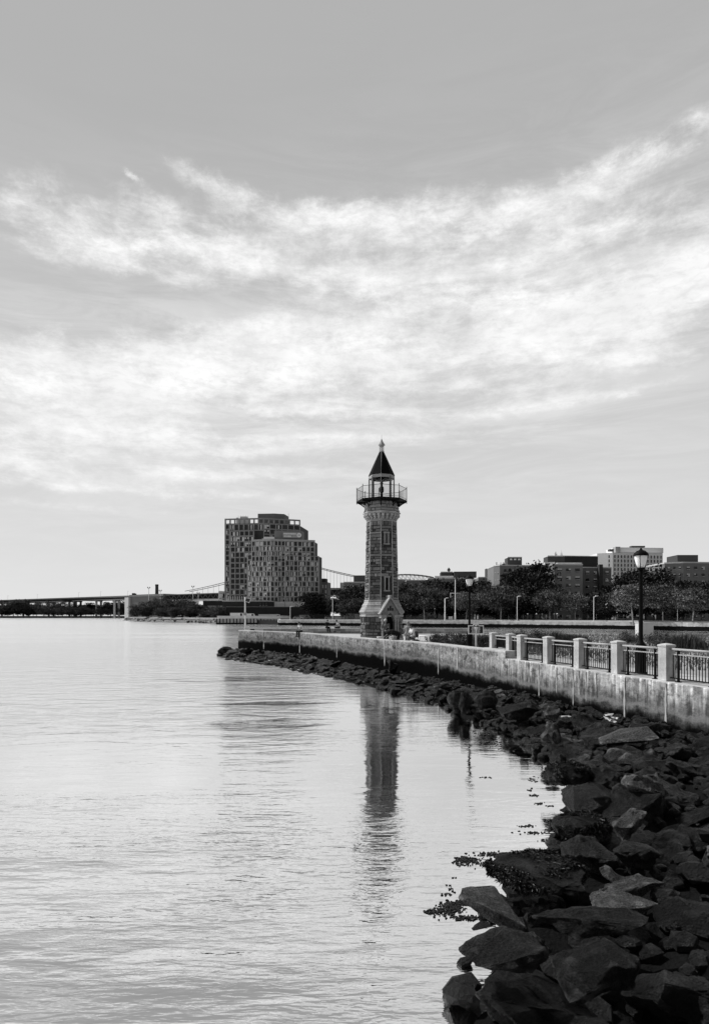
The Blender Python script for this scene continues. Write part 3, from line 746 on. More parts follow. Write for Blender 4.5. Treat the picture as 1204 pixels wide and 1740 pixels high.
sg = thing('marker_sign', 'dark arched historical marker plaque with pale border on a white post', 'sign', (gx(808, 31.5), 31.5, GZ), R(-6))
mb = MB(); mb.lathe([(.045, 0), (.045, 1.2), (.07, 1.28), (.10, 1.36), (.11, 1.40)], 12); mb.build('post', WHITE, sg)
zc = gz(1077.5, 31.5) - GZ; h = .45; hw = .39
def plaque(hw, z0, z1, r, y0, y1, zc0):
    pts = [(-hw, z0), (hw, z0), (hw, z1)] + [(r * cos(a), z1 + r * .75 * sin(a)) for a in [pi * i / 12 for i in range(13)]] + [(-hw, z1)]
    return [(x, y0, z) for x, z in pts], [(x, y1, z) for x, z in pts]
mb = MB(); a, b = plaque(hw, zc, zc + h, .15, -.03, .03, 0); mb.loft([a, b]); board = mb.build('board', WHITE, sg)
mb = MB(); a, b = plaque(hw - .045, zc + .045, zc + h - .045, .125, -.036, -.031, 0); mb.loft([a, b])
a, b = plaque(hw - .045, zc + .045, zc + h - .045, .125, .031, .036, 0); mb.loft([a, b]); mb.build('field', pm("marker_dark_paint", .035, .5, .2, 5), board)
mb = MB(); random.seed(8)
for r in range(7):
    z = zc + h - .10 - r * .046; x = -.24 + random.uniform(0, .06); end = .24 - random.uniform(0, .06)
    if r == 0: x, end = -.2, .2
    while x < end:
        l = random.uniform(.02, .07); x2 = min(x + l, end); mb.box(x, x2, -.040, -.037, z - .016, z + (.008 if r else .018)); x = x2 + .014
mb.build('lettering', WHITE, board)
mb = MB(); mb.lathe([(.055, 0), (.055, .004)], 16); o = mb.build('emblem', WHITE, board); o.rotation_euler = (R(90), 0, 0); o.location = (0, -.037, zc + h + .0); o.scale = (1.2, .8, 1)

# pale cabinet on the lawn
cb = thing('utility_cabinet', 'pale square utility cabinet standing on the lawn behind the railing', 'cabinet', (gx(1081, 51) + .62, 51, GZ))
mb = MB(); mb.box(-.62, .62, -.3, .3, .08, 1.38); mb.box(-.66, .66, -.34, .34, 1.38, 1.43); mb.box(-.58, .58, -.26, .26, 0, .08); mb.build('case', pm("cabinet_paint", .62, .6, .1, 2), cb)
mb = MB(); mb.box(-.54, -.01, -.315, -.3, .16, 1.3); mb.box(.01, .54, -.315, -.3, .16, 1.3); mb.box(-.06, -.03, -.33, -.315, .7, .8); mb.build('door', pm("cabinet_door_paint", .58, .6, .1, 2), cb)

# tall marker pole on the island tip
tp = thing('beacon_pole', 'tall white pole with a small square panel at the island tip', 'pole', (gx(416.5, 65.5), 65.5, GZ))
mb = MB(); mb.lathe([(.10, 0), (.09, 2), (.075, 3.0), (.06, 3.95)], 10); mb.build('pole', WHITE, tp)
mb = MB(); M = Matrix.Translation((.28, 0, 3.62)) @ Matrix.Rotation(R(18), 4, 'Y') @ Matrix.Rotation(R(-35), 4, 'X')
for q in ((-.26, .26, -.02, .02, .22, .26), (-.26, .26, -.02, .02, -.26, -.22), (-.26, -.22, -.02, .02, -.22, .22), (.22, .26, -.02, .02, -.22, .22)): mb.box(*q, M=M)
mb.box(-.22, .22, -.006, .006, -.22, .22, mi=1, M=M); mb.build('panel', [WHITE, GLASSD], tp)
mb = MB(); mb.box(-.02, .42, -.12, .12, .42, .86); mb.box(-.02, .42, -.13, -.12, .6, .64, mi=1); mb.build('control_box', [WHITE, GREYP], tp)
mb = MB(); mb.box(-.16, .16, -.12, .12, 2.0, 2.3); mb.build('junction_box', GREYP, tp)
# ================================================================== PEOPLE
def capsule_bm(bm, p0, r0, p1, r1, n=10):
    p0, p1 = Vector(p0), Vector(p1); d = p1 - p0; L = max(d.length, 1e-5)
    q = d.to_track_quat('Z', 'Y') if d.length > 1e-5 else Matrix.Identity(3).to_quaternion()
    rings = []
    for i in range(5): a = -pi / 2 + (pi / 2) * i / 4; rings.append((r0 * cos(a), r0 * sin(a)))
    for i in range(5): a = (pi / 2) * i / 4; rings.append((r1 * cos(a), L + r1 * sin(a)))
    prev = None
    for r, z in rings:
        r = max(r, 1e-4); cur = [bm.verts.new(p0 + q @ Vector((r * cos(2 * pi * k / n), r * sin(2 * pi * k / n), z))) for k in range(n)]
        if prev:
            for k in range(n): bm.faces.new((prev[k], prev[(k + 1) % n], cur[(k + 1) % n], cur[k]))
        else: bm.faces.new(cur[::-1])
        prev = cur
    bm.faces.new(prev)
def fuse(name, caps, voxel, mat, parent, squash=None):
    bm = bmesh.new()
    for c in caps: capsule_bm(bm, *c)
    me = bpy.data.meshes.new(name); bm.to_mesh(me); bm.free()
    o = bpy.data.objects.new(name, me); COL.objects.link(o)
    m = o.modifiers.new('r', 'REMESH'); m.mode = 'VOXEL'; m.voxel_size = voxel
    m2 = o.modifiers.new('s', 'SMOOTH'); m2.factor = .5; m2.iterations = 2
    dg = bpy.context.evaluated_depsgraph_get(); me2 = bpy.data.meshes.new_from_object(o.evaluated_get(dg))
    bpy.data.objects.remove(o); me2.name = name
    me2.materials.clear(); me2.materials.append(mat)
    for p in me2.polygons: p.use_smooth = True
    return link(name, me2, parent)
SKIN = pm("skin", .20, .6, .08, 6); HAIR = pm("dark_hair", .015, .6, .3, 20)
def hand_caps(wr, d, side, curl=.5, s=1.0):
    """palm, four unequal bent fingers and a thumb from the side of the palm"""
    d = Vector(d).normalized(); up = Vector(side).normalized(); lat = d.cross(up).normalized()
    up = lat.cross(d).normalized(); w0 = Vector(wr); caps = []
    pe = w0 + d * .085
    caps.append((w0, .026, w0 + d * .03, .030))
    for k in range(4):
        o = lat * (k - 1.5) * .019; caps.append((w0 + d * .02 + o * .6, .018, pe + o, .014))
        ln = (.032, .040, .038, .030)[k]
        a = pe + o; b = a + (d * cos(curl * .6) - up * sin(curl * .6)) * ln; c = b + (d * cos(curl * 1.8) - up * sin(curl * 1.8)) * ln * .9
        caps += [(a, .0105, b, .0098), (b, .0098, c, .0085)]
    tb = w0 + d * .025 - lat * .028; tm = tb + (d * .75 - lat * .7 - up * .2).normalized() * .04; tt = tm + (d - up * .5).normalized() * .03
    caps += [(tb, .015, tm, .012), (tm, .012, tt, .0095)]
    return caps
def person(label, loc, rz, J, shirt, trousers, hair, cap=None, voxel=.016, group=None, sleeve=.9, hood=False, shorts=False):
    t = thing('person', label, 'person', loc, rz, group)
    J = {k: Vector(v) for k, v in J.items()}
    hd = J['head']; nk = J['neck']; upv = (hd - nk).normalized(); fw = Vector(J.get('look', (0, -1, 0))).normalized()
    fw = (fw - upv * fw.dot(upv)).normalized(); sd = upv.cross(fw)
    c = [(nk - upv * .03, .058, hd - upv * .06, .055), (hd + upv * .035 - fw * .015, .092, hd + upv * .03 + fw * .01, .088), (hd - upv * .03, .072, hd - upv * .075 + fw * .05, .038),
         (hd + fw * .085 + upv * .005, .012, hd + fw * .112 - upv * .028, .015), (hd + fw * .085 - upv * .055 - sd * .015, .012, hd + fw * .085 - upv * .055 + sd * .015, .012)]
    for s in (-1, 1):
        c.append((hd + sd * s * .088 + upv * .02, .018, hd + sd * s * .088 - upv * .025, .012))
        c.append((hd + sd * s * .025 + fw * .082 + upv * .03, .012, hd + sd * s * .045 + fw * .075 + upv * .03, .012))
    pv, ch = J['pelvis'], J['chest']
    shd = (J['shR'] - J['shL']).normalized()
    c += [(pv - shd * .07, .105, pv + shd * .07, .105), (pv, .12, ch, .13), (ch - shd * .08, .11, ch + shd * .08, .11), (ch, .11, nk, .06)]
    for s in 'LR':
        c += [(J['sh' + s], .06, J['el' + s], .043), (J['el' + s], .043, J['wr' + s], .028)]
        d = (J['wr' + s] - J['el' + s]).normalized(); c += hand_caps(J['wr' + s] + d * .01, d, (0.2, .3, 1) if abs(d.z) < .8 else (0, -1, .1))
        c += [(J['hip' + s], .095, J['kn' + s], .062), (J['kn' + s], .06, J['an' + s], .04), (J['an' + s] - Vector((0, 0, .02)), .038, J['toe' + s], .03)]
    fuse('body', c, voxel, SKIN, t)
    # clothing, a little outside the body
    q = [(pv - shd * .05, .118, pv + shd * .05, .118), (pv, .135, ch, .148), (ch - shd * .09, .122, ch + shd * .09, .122), (ch, .12, nk - upv * .03, .075)]
    for s in 'LR':
        q += [(J['sh' + s], .076, J['sh' + s].lerp(J['el' + s], min(sleeve, 1)), .062)]
        if sleeve > 1: q += [(J['el' + s], .062, J['el' + s].lerp(J['wr' + s], .9), .044)]
    if hood: q += [(hd + upv * .035 - fw * .03, .108, hd - upv * .04 - fw * .03, .10), (nk, .09, hd, .1)]
    fuse('shirt', q, .022, shirt, t)
    q = [(pv - shd * .06, .122, pv + shd * .06, .122), (pv, .125, pv.lerp(ch, .2), .128)]
    for s in 'LR':
        q += [(J['hip' + s], .108, J['kn' + s], .080)]
        if not shorts: q += [(J['kn' + s], .078, J['an' + s].lerp(J['kn' + s], .06), .062)]
    fuse('trousers', q, .022, trousers, t)
    q = []
    for s in 'LR': q += [(J['an' + s] - Vector((0, 0, .03)), .05, J['toe' + s], .042)]
    fuse('shoes', q, .018, HAIR, t)
    if not hood:
        q = [(hd + upv * .055 - fw * .03, .097, hd + upv * .05 - fw * .012, .095), (hd - fw * .045 + upv * .02, .085, hd - fw * .04 - upv * hair, .07)]
        fuse('hair', q, .016, HAIR, t)
    if cap: fuse('cap', [(hd + upv * .075 - fw * .02, .096, hd + upv * .075, .094), (hd + upv * .075 + fw * .06, .05, hd + upv * .065 + fw * .13, .045)], .018, cap, t)
    return t
DARKCL = pm("dark_cloth", .015, .9, .3, 8); WHITECL = pm("white_cloth", .75, .9, .1, 8); GREYCL = pm("grey_cloth", .22, .9, .2, 8); PALECL = pm("pale_cloth", .5, .9, .2, 8); DENIM = pm("dark_denim", .04, .9, .3, 8)
def sitting(lean=.1, seat=.0, face=1, kneez=-.0, armf=.3, lookd=0.0, w_=.17):
    """seated with the seat surface at z=0, looking towards -Y"""
    return dict(pelvis=(0, 0, .12), chest=(0, -lean * .45, .48), neck=(0, -lean * .75, .66), head=(0, -lean * 1.0 - .03, .80), look=(lookd, -1, -.25),
        shL=(-w_, -lean * .6, .60), shR=(w_, -lean * .6, .60), elL=(-.23, -lean * .6 - armf * .3, .33), elR=(.23, -lean * .6 - armf * .3, .33),
        wrL=(-.14, -lean * .6 - armf - .05, .24), wrR=(.14, -lean * .6 - armf - .05, .24),
        hipL=(-.09, -.02, .09), hipR=(.09, -.02, .09), knL=(-.12, -.43, .09), knR=(.12, -.43, .09), anL=(-.12, -.45, -.36), anR=(.12, -.45, -.36), toeL=(-.13, -.62, -.405), toeR=(.13, -.62, -.405))
def standing(bend=.0, look=(0, -1, -.3)):
    b = bend
    return dict(pelvis=(0, .05 * b, .95), chest=(0, -.45 * sin(b), .95 + .36 * cos(b)), neck=(0, -.62 * sin(b), .95 + .52 * cos(b)), head=(0, -.76 * sin(b) - .03, .95 + .67 * cos(b)), look=look,
        shL=(-.19, -.55 * sin(b), .95 + .47 * cos(b)), shR=(.19, -.55 * sin(b), .95 + .47 * cos(b)),
        elL=(-.25, -.55 * sin(b) - .12, .95 + .47 * cos(b) - .26), elR=(.25, -.55 * sin(b) - .12, .95 + .47 * cos(b) - .26),
        wrL=(-.14, -.55 * sin(b) - .33, .95 + .47 * cos(b) - .34), wrR=(.16, -.55 * sin(b) - .33, .95 + .47 * cos(b) - .36),
        hipL=(-.09, 0, .90), hipR=(.09, 0, .90), knL=(-.10, -.06, .48), knR=(.10, -.03, .48), anL=(-.11, .02, .08), anR=(.12, .03, .08), toeL=(-.13, -.15, .035), toeR=(.15, -.13, .035))
def wall_point(u, d):
    """point on the plaza side of the seawall at a bearing, d metres behind its face"""
    tanu = (u - 602) / F; pts = off(WS, d)
    for a, b in zip(pts, pts[1:]):
        fa, fb = a.x - tanu * a.y, b.x - tanu * b.y
        if fa * fb <= 0 and a.y > 5: return a.lerp(b, fa / (fa - fb))
p = wall_point(656, .52)
person('person in cap, grey top and black trousers standing before the tower door', (p.x, p.y, GZ), R(-25), standing(.16), pm('mid_grey_cloth', .11, .9, .3, 8), DARKCL, .02, PALECL, sleeve=1.1)
p = wall_point(675, .55)
J = standing(1.15, (0, -1, -1)); person('person in a black top bending far forward beside the capped person', (p.x, p.y, GZ - .12), R(-62), J, DARKCL, DARKCL, .02, sleeve=.7)
p = wall_point(702, 1.2)
J = sitting(.18, armf=.34); ps = person('person in a white shirt sitting sideways behind the seawall right of the tower', (p.x, p.y, GZ + .52), R(-70), J, WHITECL, GREYCL, .03, sleeve=.7)
ch = thing('folding_chair', 'low folding chair under the person in the white shirt', 'chair', (p.x, p.y, GZ), R(-70))
mb = MB(); mb.box(-.24, .24, -.24, .20, .48, .505); mb.build('seat', DARKCL, ch)
mb = MB(); mb.box(-.24, .24, .20, .225, .62, 1.0); mb.build('backrest', DARKCL, ch)
for sx in (-1, 1):
    mb = MB(); mb.tube((sx * .25, -.24, 0), (sx * .25, .2, .5), .012); mb.tube((sx * .25, .24, 0), (sx * .25, -.24, .5), .012); mb.tube((sx * .25, .2, .5), (sx * .25, .23, 1.02), .012); mb.build('leg', GREYP, ch)
p = wall_point(692, 2.6)
person('person in pale hooded clothes standing between tower and white-shirted sitter', (p.x, p.y, GZ - .15), R(150), standing(.05), pm('faded_cloth', .27, .9, .3, 8), pm('faded_cloth', .27), .02, hood=True, sleeve=1.2)
p = wall_point(511, .32)
person('person with long dark hair and a white top sitting on the seawall', (p.x, p.y, 2.09), R(-35), sitting(.22, armf=.25), WHITECL, DENIM, .12, sleeve=.4, voxel=.02)
person('person in black sitting on the far stone parapet left of the tower', (gx(555, 68.1), 68.1, GZ + .585), R(30), sitting(.16), DARKCL, DARKCL, .03, sleeve=1.1, voxel=.02)
person('person in a light shirt and dark shorts leaning back on the far stone parapet', (gx(576, 68.1), 68.1, GZ + .585), R(-65), sitting(.28, armf=.32), PALECL, DARKCL, .03, sleeve=.5, voxel=.02, shorts=True)
p = wall_point(645.5, .7)
bk = thing('bucket', 'white plastic bucket standing at the seawall left of the capped person', 'bucket', (p.x, p.y, GZ))
mb = MB(); mb.lathe([(.13, 0), (.16, .34), (.17, .34), (.17, .37), (.155, .37), (.13, .03)], 16); mb.lathe([(.13, 0.02), (.12, .03)], 16); mb.build('tub', WHITE, bk)
mb = MB(); mb.lathe([(.175, .37), (.175, .39), (.02, .40)], 16); mb.build('lid', WHITE, bk); bk.scale = (1.3, 1.3, 1.45)
p = wall_point(667, .28)
cl = thing('cool_box', 'grey cool box lying on the seawall coping between the two dark figures', 'box', (p.x, p.y, 2.083), R(-60))
mb = MB(); mb.box(-.24, .24, -.14, .14, 0, .17); mb.build('tub', GREYP, cl)
mb = MB(); mb.box(-.25, .25, -.15, .15, .172, .215); mb.tube((-.25, 0, .15), (-.25, 0, .26), .012); mb.tube((.25, 0, .15), (.25, 0, .26), .012); mb.tube((-.25, 0, .26), (.25, 0, .26), .012); mb.build('lid', pm("cool_box_lid", .5), cl)
p = wall_point(698, .7)
fr = MB(); fr.tube((-.75, 0, .98), (.5, 0, .42), .018, .012); fr.tube((-.75, 0, .98), (-1.0, .02, 1.12), .012, .005); fr.box(-.1, -.02, -.06, .02, .58, .68)
tag(fr.build('fishing_rod', BLACK, None, (p.x, p.y, GZ), R(-12)), 'black fishing rod leaning in front of the white-shirted sitter', 'fishing rod')
p = wall_point(706, .7)
bg_ = MB(); bg_.lathe([(.26, 0), (.30, .08), (.29, .2), (.2, .31), (.08, .36)], 14); o = bg_.build('bag', DARKCL, None, (p.x, p.y, GZ)); o.scale = (1.2, .7, 1.5)
tag(o, 'round black bag at the seawall by the end of the fishing rod', 'bag')
a, b = wall_point(712, .9), wall_point(728, .9)
gr = thing('guard_rail', 'short pale tube guard rail behind the seawall right of the sitter', 'railing', (a.x, a.y, GZ))
d = b - a
mb = MB(); mb.tube((0, 0, .78), (d.x, d.y, .78), .03); mb.build('rail', WHITE, gr)
for k in (0, 1): mb = MB(); mb.tube((d.x * k, d.y * k, 0), (d.x * k, d.y * k, .78), .03); mb.build('post', WHITE, gr)

# ================================================================== BOULDERS
def boulder_mesh(seed, sx, sy, sz, n=24, bev=.06, rough=.12, angular=.30):
    rnd = random.Random(seed); bm = bmesh.new()
    for i in range(n):
        zz = rnd.uniform(-1, 1); a = rnd.uniform(0, 2 * pi); r = (1 - abs(zz) ** 2.6) ** (1 / 2.6); k = 1 - angular * rnd.random()
        bm.verts.new((r * cos(a) * sx * k, r * sin(a) * sy * k, zz * sz * k))
    res = bmesh.ops.convex_hull(bm, input=bm.verts)
    junk = [g for g in res['geom_interior'] if isinstance(g, bmesh.types.BMVert)]
    bmesh.ops.delete(bm, geom=junk, context='VERTS')
    bmesh.ops.dissolve_limit(bm, angle_limit=R(12), verts=bm.verts, edges=bm.edges)
    m = min(sx, sy, sz)
    bmesh.ops.bevel(bm, geom=list(bm.edges), offset=bev * m, segments=2, affect='EDGES', profile=.6, clamp_overlap=True)
    bmesh.ops.triangulate(bm, faces=bm.faces)
    ln = max(.12 * m, .05)
    for it in range(3):
        e = [e for e in bm.edges if e.calc_length() > ln * 2]
        if not e or len(bm.faces) > 4500: break
        bmesh.ops.subdivide_edges(bm, edges=e, cuts=1); bmesh.ops.triangulate(bm, faces=bm.faces)
    bmesh.ops.remove_doubles(bm, verts=bm.verts, dist=.003)
    bm.normal_update(); o3 = Vector((seed * 3.1, seed * 1.7, 0))
    for v in bm.verts:
        q = v.co / m
        d = noise.fractal(q * 1.1 + o3, 1.0, 2.0, 5) * rough * 1.7 + abs(noise.noise(q * .9 + o3 * 2)) * -rough * 2 + noise.noise(q * 6 + o3) * rough * .35
        v.co += v.normal * d * m
    me = bpy.data.meshes.new('boulder'); bm.to_mesh(me); bm.free()
    for p in me.polygons: p.use_smooth = True
    try: me.set_sharp_from_angle(angle=R(30))
    except Exception: pass
    return me
variants = []
for k in range(14):
    rnd = random.Random(k + 40)
    variants.append(boulder_mesh(k + 1, 1, rnd.uniform(.6, .9), rnd.uniform(.38, .68), n=rnd.choice([18, 24, 30]), rough=.13))
slabs = [boulder_mesh(60 + k, 1, .62, .2, n=18, bev=.08, rough=.07, angular=.18) for k in range(5)]
def put_rock(me, loc, rot, sc, label, group, mat=None, name='boulder'):
    me2 = me
    key = (me.name, mat.name if mat else ROCK.name)
    if key in RK: me2 = RK[key]
    else:
        me2 = me.copy(); me2.materials.clear(); me2.materials.append(mat or ROCK); RK[key] = me2
    o = bpy.data.objects.new(name, me2); COL.objects.link(o); o.location = loc; o.rotation_euler = rot; o.scale = sc
    return tag(o, label, 'rock', group)
RK = {}
# hand placed boulders: (photo span used to size it) u0,u1,v_bottom, distance, height, kind
def hero(u0, u1, vt, vb, Z, me, label, mat=None, tilt=(0, 0), rz=0, depth=.8, sink=.35, hs=1.0, group=None):
    """boulder standing at distance Z whose visible extent subtends the given angles"""
    wd = (u1 - u0) / F * Z; zt, zb = gz(vt, Z), gz(vb, Z - depth * wd * .3)
    H = zt - zb; H = max(H - depth * wd * math.sin(math.atan((vt - 1046) / F)) * .35, .5 * H, .12) * hs
    sx, sy, sz = wd / 2 * 1.08, wd / 2 * depth * 1.1, H / 2 * (1 + sink)
    c = Vector(((gx(u0, Z) + gx(u1, Z)) / 2, Z, zt - sz * .92))
    bb = [max(abs(v.co[i]) for v in me.vertices) for i in range(3)]
    M_ = Matrix.Rotation(rz, 3, 'Z')
    return put_rock(me, c, (R(tilt[0]), R(tilt[1]), rz), (sx / bb[0], sy / bb[1], sz / bb[2]), label, group, mat)
H = lambda s, a=1, b=.8, c=.6, **k: boulder_mesh(s, a, b, c, **k)
hero(783, 940, 1512, 1578, 6.6, H(201, 1, .8, .28, n=10, bev=.1, angular=.12, rough=.04), 'large flat pale slab at the bottom edge of the shore', ROCKPALE, tilt=(8, 3), rz=.2, depth=.75)
weed1 = hero(828, 990, 1466, 1535, 7.5, H(202, 1, .8, .42, n=70, angular=.10, rough=.16), 'low mound smothered in dark seaweed above the flat slab', ROCKDARK, depth=.9, hs=.75)
hero(958, 1040, 1424, 1505, 8.3, H(203, 1, .85, .85, n=14), 'big smooth black boulder in the middle of the near pile', ROCK, rz=.3, depth=.9)
weed2 = hero(942, 1032, 1386, 1440, 9.3, H(204, 1, .9, .5, n=50, angular=.12, rough=.12), 'weed-covered boulder at the waterline behind the big black one', ROCKDARK, depth=.9)
hero(950, 1042, 1337, 1390, 10.6, H(205, 1, .8, .6, n=26, rough=.04), 'rounded dark boulder jutting into the water with a smooth back', ROCK, depth=.9)
weed3 = hero(925, 1000, 1296, 1338, 12.0, H(206, 1, .85, .5, n=50, angular=.12, rough=.12), 'shaggy weed mound at the waterline below the seawall bend', ROCKDARK, depth=.8)
hero(998, 1066, 1303, 1348, 11.8, H(207, 1, .8, .7), 'grey-faced boulder right of the shaggy weed mound', ROCK, rz=-.4)
hero(1046, 1130, 1306, 1368, 10.6, H(208, 1, .85, .75, n=12), 'big pale-sided angular boulder above the near pile', ROCKPALE, rz=.5, tilt=(0, -18))
hero(1034, 1100, 1376, 1426, 8.9, H(209, 1, .8, .7, n=13), 'pale-topped boulder leaning in the near pile', ROCKPALE, rz=-.2, tilt=(10, -20))
hero(1042, 1118, 1432, 1480, 8.0, H(210, 1, .8, .7), 'square dark boulder under the leaning pale one', ROCK, rz=.1)
hero(1008, 1068, 1476, 1512, 7.5, H(211, 1, .5, .6, n=9, bev=.08), 'triangular ridged pale stone wedged in the near pile', ROCKPALE, rz=-.5, tilt=(0, 18), depth=.6)
hero(1000, 1130, 1500, 1530, 7.1, H(212, 1, .5, .22, n=14), 'long narrow slab tilted across the near pile', ROCKPALE, rz=.15, tilt=(0, -8), depth=.45)
hero(1004, 1110, 1520, 1562, 6.5, H(213, 1, .8, .45), 'rough pale boulder beside the bottom edge of the pile', ROCKPALE, rz=.1, tilt=(6, -5))
hero(905, 1100, 1546, 1600, 5.9, H(214, 1, .6, .35), 'long dark slab along the very bottom of the pile', ROCK, rz=.08, depth=.45)
hero(780, 940, 1590, 1668, 5.4, H(215, 1, .8, .45), 'broad dark boulder at the water below the flat slab', ROCK, rz=.5, depth=.7)
hero(930, 1090, 1620, 1710, 4.9, H(216, 1, .8, .55), 'blocky boulder in the lower right of the shore', ROCK, rz=.9, depth=.8)
hero(1012, 1110, 1242, 1264, 14.9, H(217, 1, .6, .16, n=14, bev=.06, rough=.02), 'pale flat rectangular slab lying high on the pile below the rail wall', ROCKPALE, rz=.15, tilt=(4, -7), depth=.6)
hero(920, 950, 1200, 1222, 18.2, H(218, 1, .8, .7), 'small pale-headed boulder high on the pile', ROCKPALE, rz=.3)
hero(838, 915, 1194, 1222, 19.2, H(219, 1, .7, .4), 'long humped boulder below the wall step', ROCK, tilt=(0, -14), rz=.2)
hero(918, 956, 1230, 1268, 15.6, H(220, 1, .8, .9), 'grey round-faced boulder near the water below the pale head', ROCKPALE, rz=.8)
hero(806, 845, 1172, 1206, 21.0, H(221, 1, .8, .8), 'upright boulder below the right end of the long seawall', ROCK, rz=.6, tilt=(0, -20))
hero(760, 800, 1172, 1204, 22.4, H(222, 1, .8, .8), 'rounded boulder at the waterline left of the upright one', ROCK)
hero(780, 802, 1172, 1208, 21.2, H(223, 1, .8, 1.0), 'narrow standing stone among the mid-shore boulders', ROCK, tilt=(0, 14))
hero(656, 690, 1121, 1145, 36.4, H(224, 1, .6, .9, n=8, bev=.05), 'pointed triangular boulder leaning against the long seawall', ROCK, rz=.5)
hero(370, 404, 1098, 1116, 56.0, H(225, 1, .8, .5), 'dark hump of rock at the outermost island tip', ROCKDARK)
hero(374, 428, 1101, 1120, 55.0, H(226, 1, .4, .3), 'long slanting slab at the island tip', ROCK, tilt=(0, -12), depth=.5)
for (u0, u1, v, Z, s) in ((455, 486, 1119, 51, 1), (480, 506, 1120, 48.4, 2), (500, 532, 1124, 46.2, 3)):
    hero(u0, u1, v - 1, v + 8, Z, H(230 + s, 1, .5, .3, n=12), ('left', 'middle', 'right')[s - 1] + 'most of three pale slabs slanting at the foot of the seawall tip', ROCKPALE, tilt=(0, -14), rz=.3, depth=.5, group='pale slabs at the seawall tip')
for (u0, u1, v, Z, s, lb) in ((636, 668, 1142, 34.2, 1, 'long pale-edged slab below the triangular boulder'), (688, 722, 1152, 31.3, 2, 'tilted pale slab right of the triangular boulder'), (652, 690, 1156, 31.5, 3, 'low pale slab at the waterline below the tower'), (736, 775, 1160, 28, 4, 'flat pale slab at the wall foot between two mineral runs')):
    hero(u0, u1, v, v + 9, Z, H(240 + s, 1, .5, .3, n=12), lb, ROCKPALE, tilt=(0, -10), rz=.2, depth=.5)
# the riprap pile: every boulder its own object
LG = {}
ORD = ['first', 'second', 'third', 'fourth', 'fifth', 'sixth', 'seventh', 'eighth', 'ninth']
MARKS = [(408, 'below the outer end of the seawall'), (448, 'below the first mineral run'), (480, 'left of the long-haired sitter'), (511, 'below the long-haired sitter'), (545, 'below the gap right of the long-haired sitter'), (572, 'below the mineral run left of the tower'), (612, 'below the left side of the stone tower'), (653, 'below the tower door'), (700, 'below the white-shirted sitter'), (744, 'below the mineral run left of the lamp post'), (797, 'below the lantern lamp post'), (825, 'below the marker sign')]
def rock_label(i, t, p, pale, slab):
    u = 602 + F * p.x / max(p.y, .5); adj = ('pale ' if pale else 'dark ') + ('slab' if slab else 'boulder')
    zone = 'close to the wall foot ' if t < .35 else ('halfway down the pile ' if t < .75 else 'at the waterline ')
    if p.y < 12:
        zone = 'in the near pile ' + ('by the water ' if t > .7 else 'far from water ' if t < .4 else 'mid-slope ')
        return adj + ' ' + zone + ('level with the big black boulder' if p.y > 8 else 'beside the flat pale slab' if p.y > 6 else 'nearest the viewer')
    if i >= 40:
        q = [(abs(602 + F * a / b_ - u), k) for k, (a, b_, c_) in enumerate(posts)]; return adj + ' ' + zone + 'below the ' + ORD[min(q)[1]] + ' railing pier'
    return adj + ' ' + zone + min((abs(m_ - u), s_) for m_, s_ in MARKS)[1]
random.seed(77); placed = []
Larr = cum([w_.lerp(s_, .5) for w_, s_ in zip(WS, SS)])
cnt = 0; tries = 0
def slopez(i, t, p):
    return slope_z(i, t)
while cnt < 262 and tries < 30000:
    tries += 1
    i = random.random() * 83 if random.random() < .25 else (random.random() * 40 if random.random() < .42 else 40 + random.random() * 38); ii = int(i); fr_ = i - ii
    wp = WS[ii].lerp(WS[ii + 1], fr_); sp = SS[ii].lerp(SS[ii + 1], fr_)
    t = random.uniform(.05, 1.03); p = wp.lerp(sp, t)
    if p.y < 3.2: continue
    sz = random.uniform(.42, .80) * (1.0 if i > 40 else .9) * (1.25 if random.random() < .2 else 1)
    if t > .93: sz *= .7
    if any((p.x - q.x) ** 2 + (p.y - q.y) ** 2 < ((sz + qs) * (.42 if i > 40 else .5)) ** 2 for q, qs in placed): continue
    if i < 34 and t < .12: continue
    if t < .22: sz = min(sz, .42)
    if (p - wp).length < sz * .7: p = wp + (sp - wp).normalized() * sz * .7
    placed.append((p, sz)); cnt += 1
    slab = random.random() < (.38 if i < 40 else .2)
    me = random.choice(slabs if slab else variants)
    z = slopez(i, t, p) + sz * (.06 if slab else .12 if i > 38 else .02)
    if i < 18: g, lb = 'boulders at the island tip', 'dark wet boulder heaped at the island tip below the seawall end'
    elif i < 36: g, lb = 'boulders below the tower', 'dark wet boulder heaped at the foot of the long seawall below the tower'
    elif i < 50: g, lb = 'boulders below the wall step', 'dark boulder in the pile below the step in the seawall'
    else: g, lb = 'boulders of the near pile', 'dark boulder in the near pile at the right shore'
    pale = random.random() < (.16 if i < 42 else .12); lb = rock_label(i, t, p, pale, slab); g = LG.setdefault(lb, g)
    put_rock(me, (p.x, p.y, z), (R(random.uniform(-18, 18)), R(random.uniform(-22, 22)), random.uniform(0, 6.28)) if not slab else (R(random.uniform(-12, 12)), R(random.uniform(-24, 10)), random.uniform(-.5, .9)), (sz, sz, sz * random.uniform(.85, 1.15)), lb, g, ROCKPALE if pale else (ROCKWET if i < 46 else ROCK))
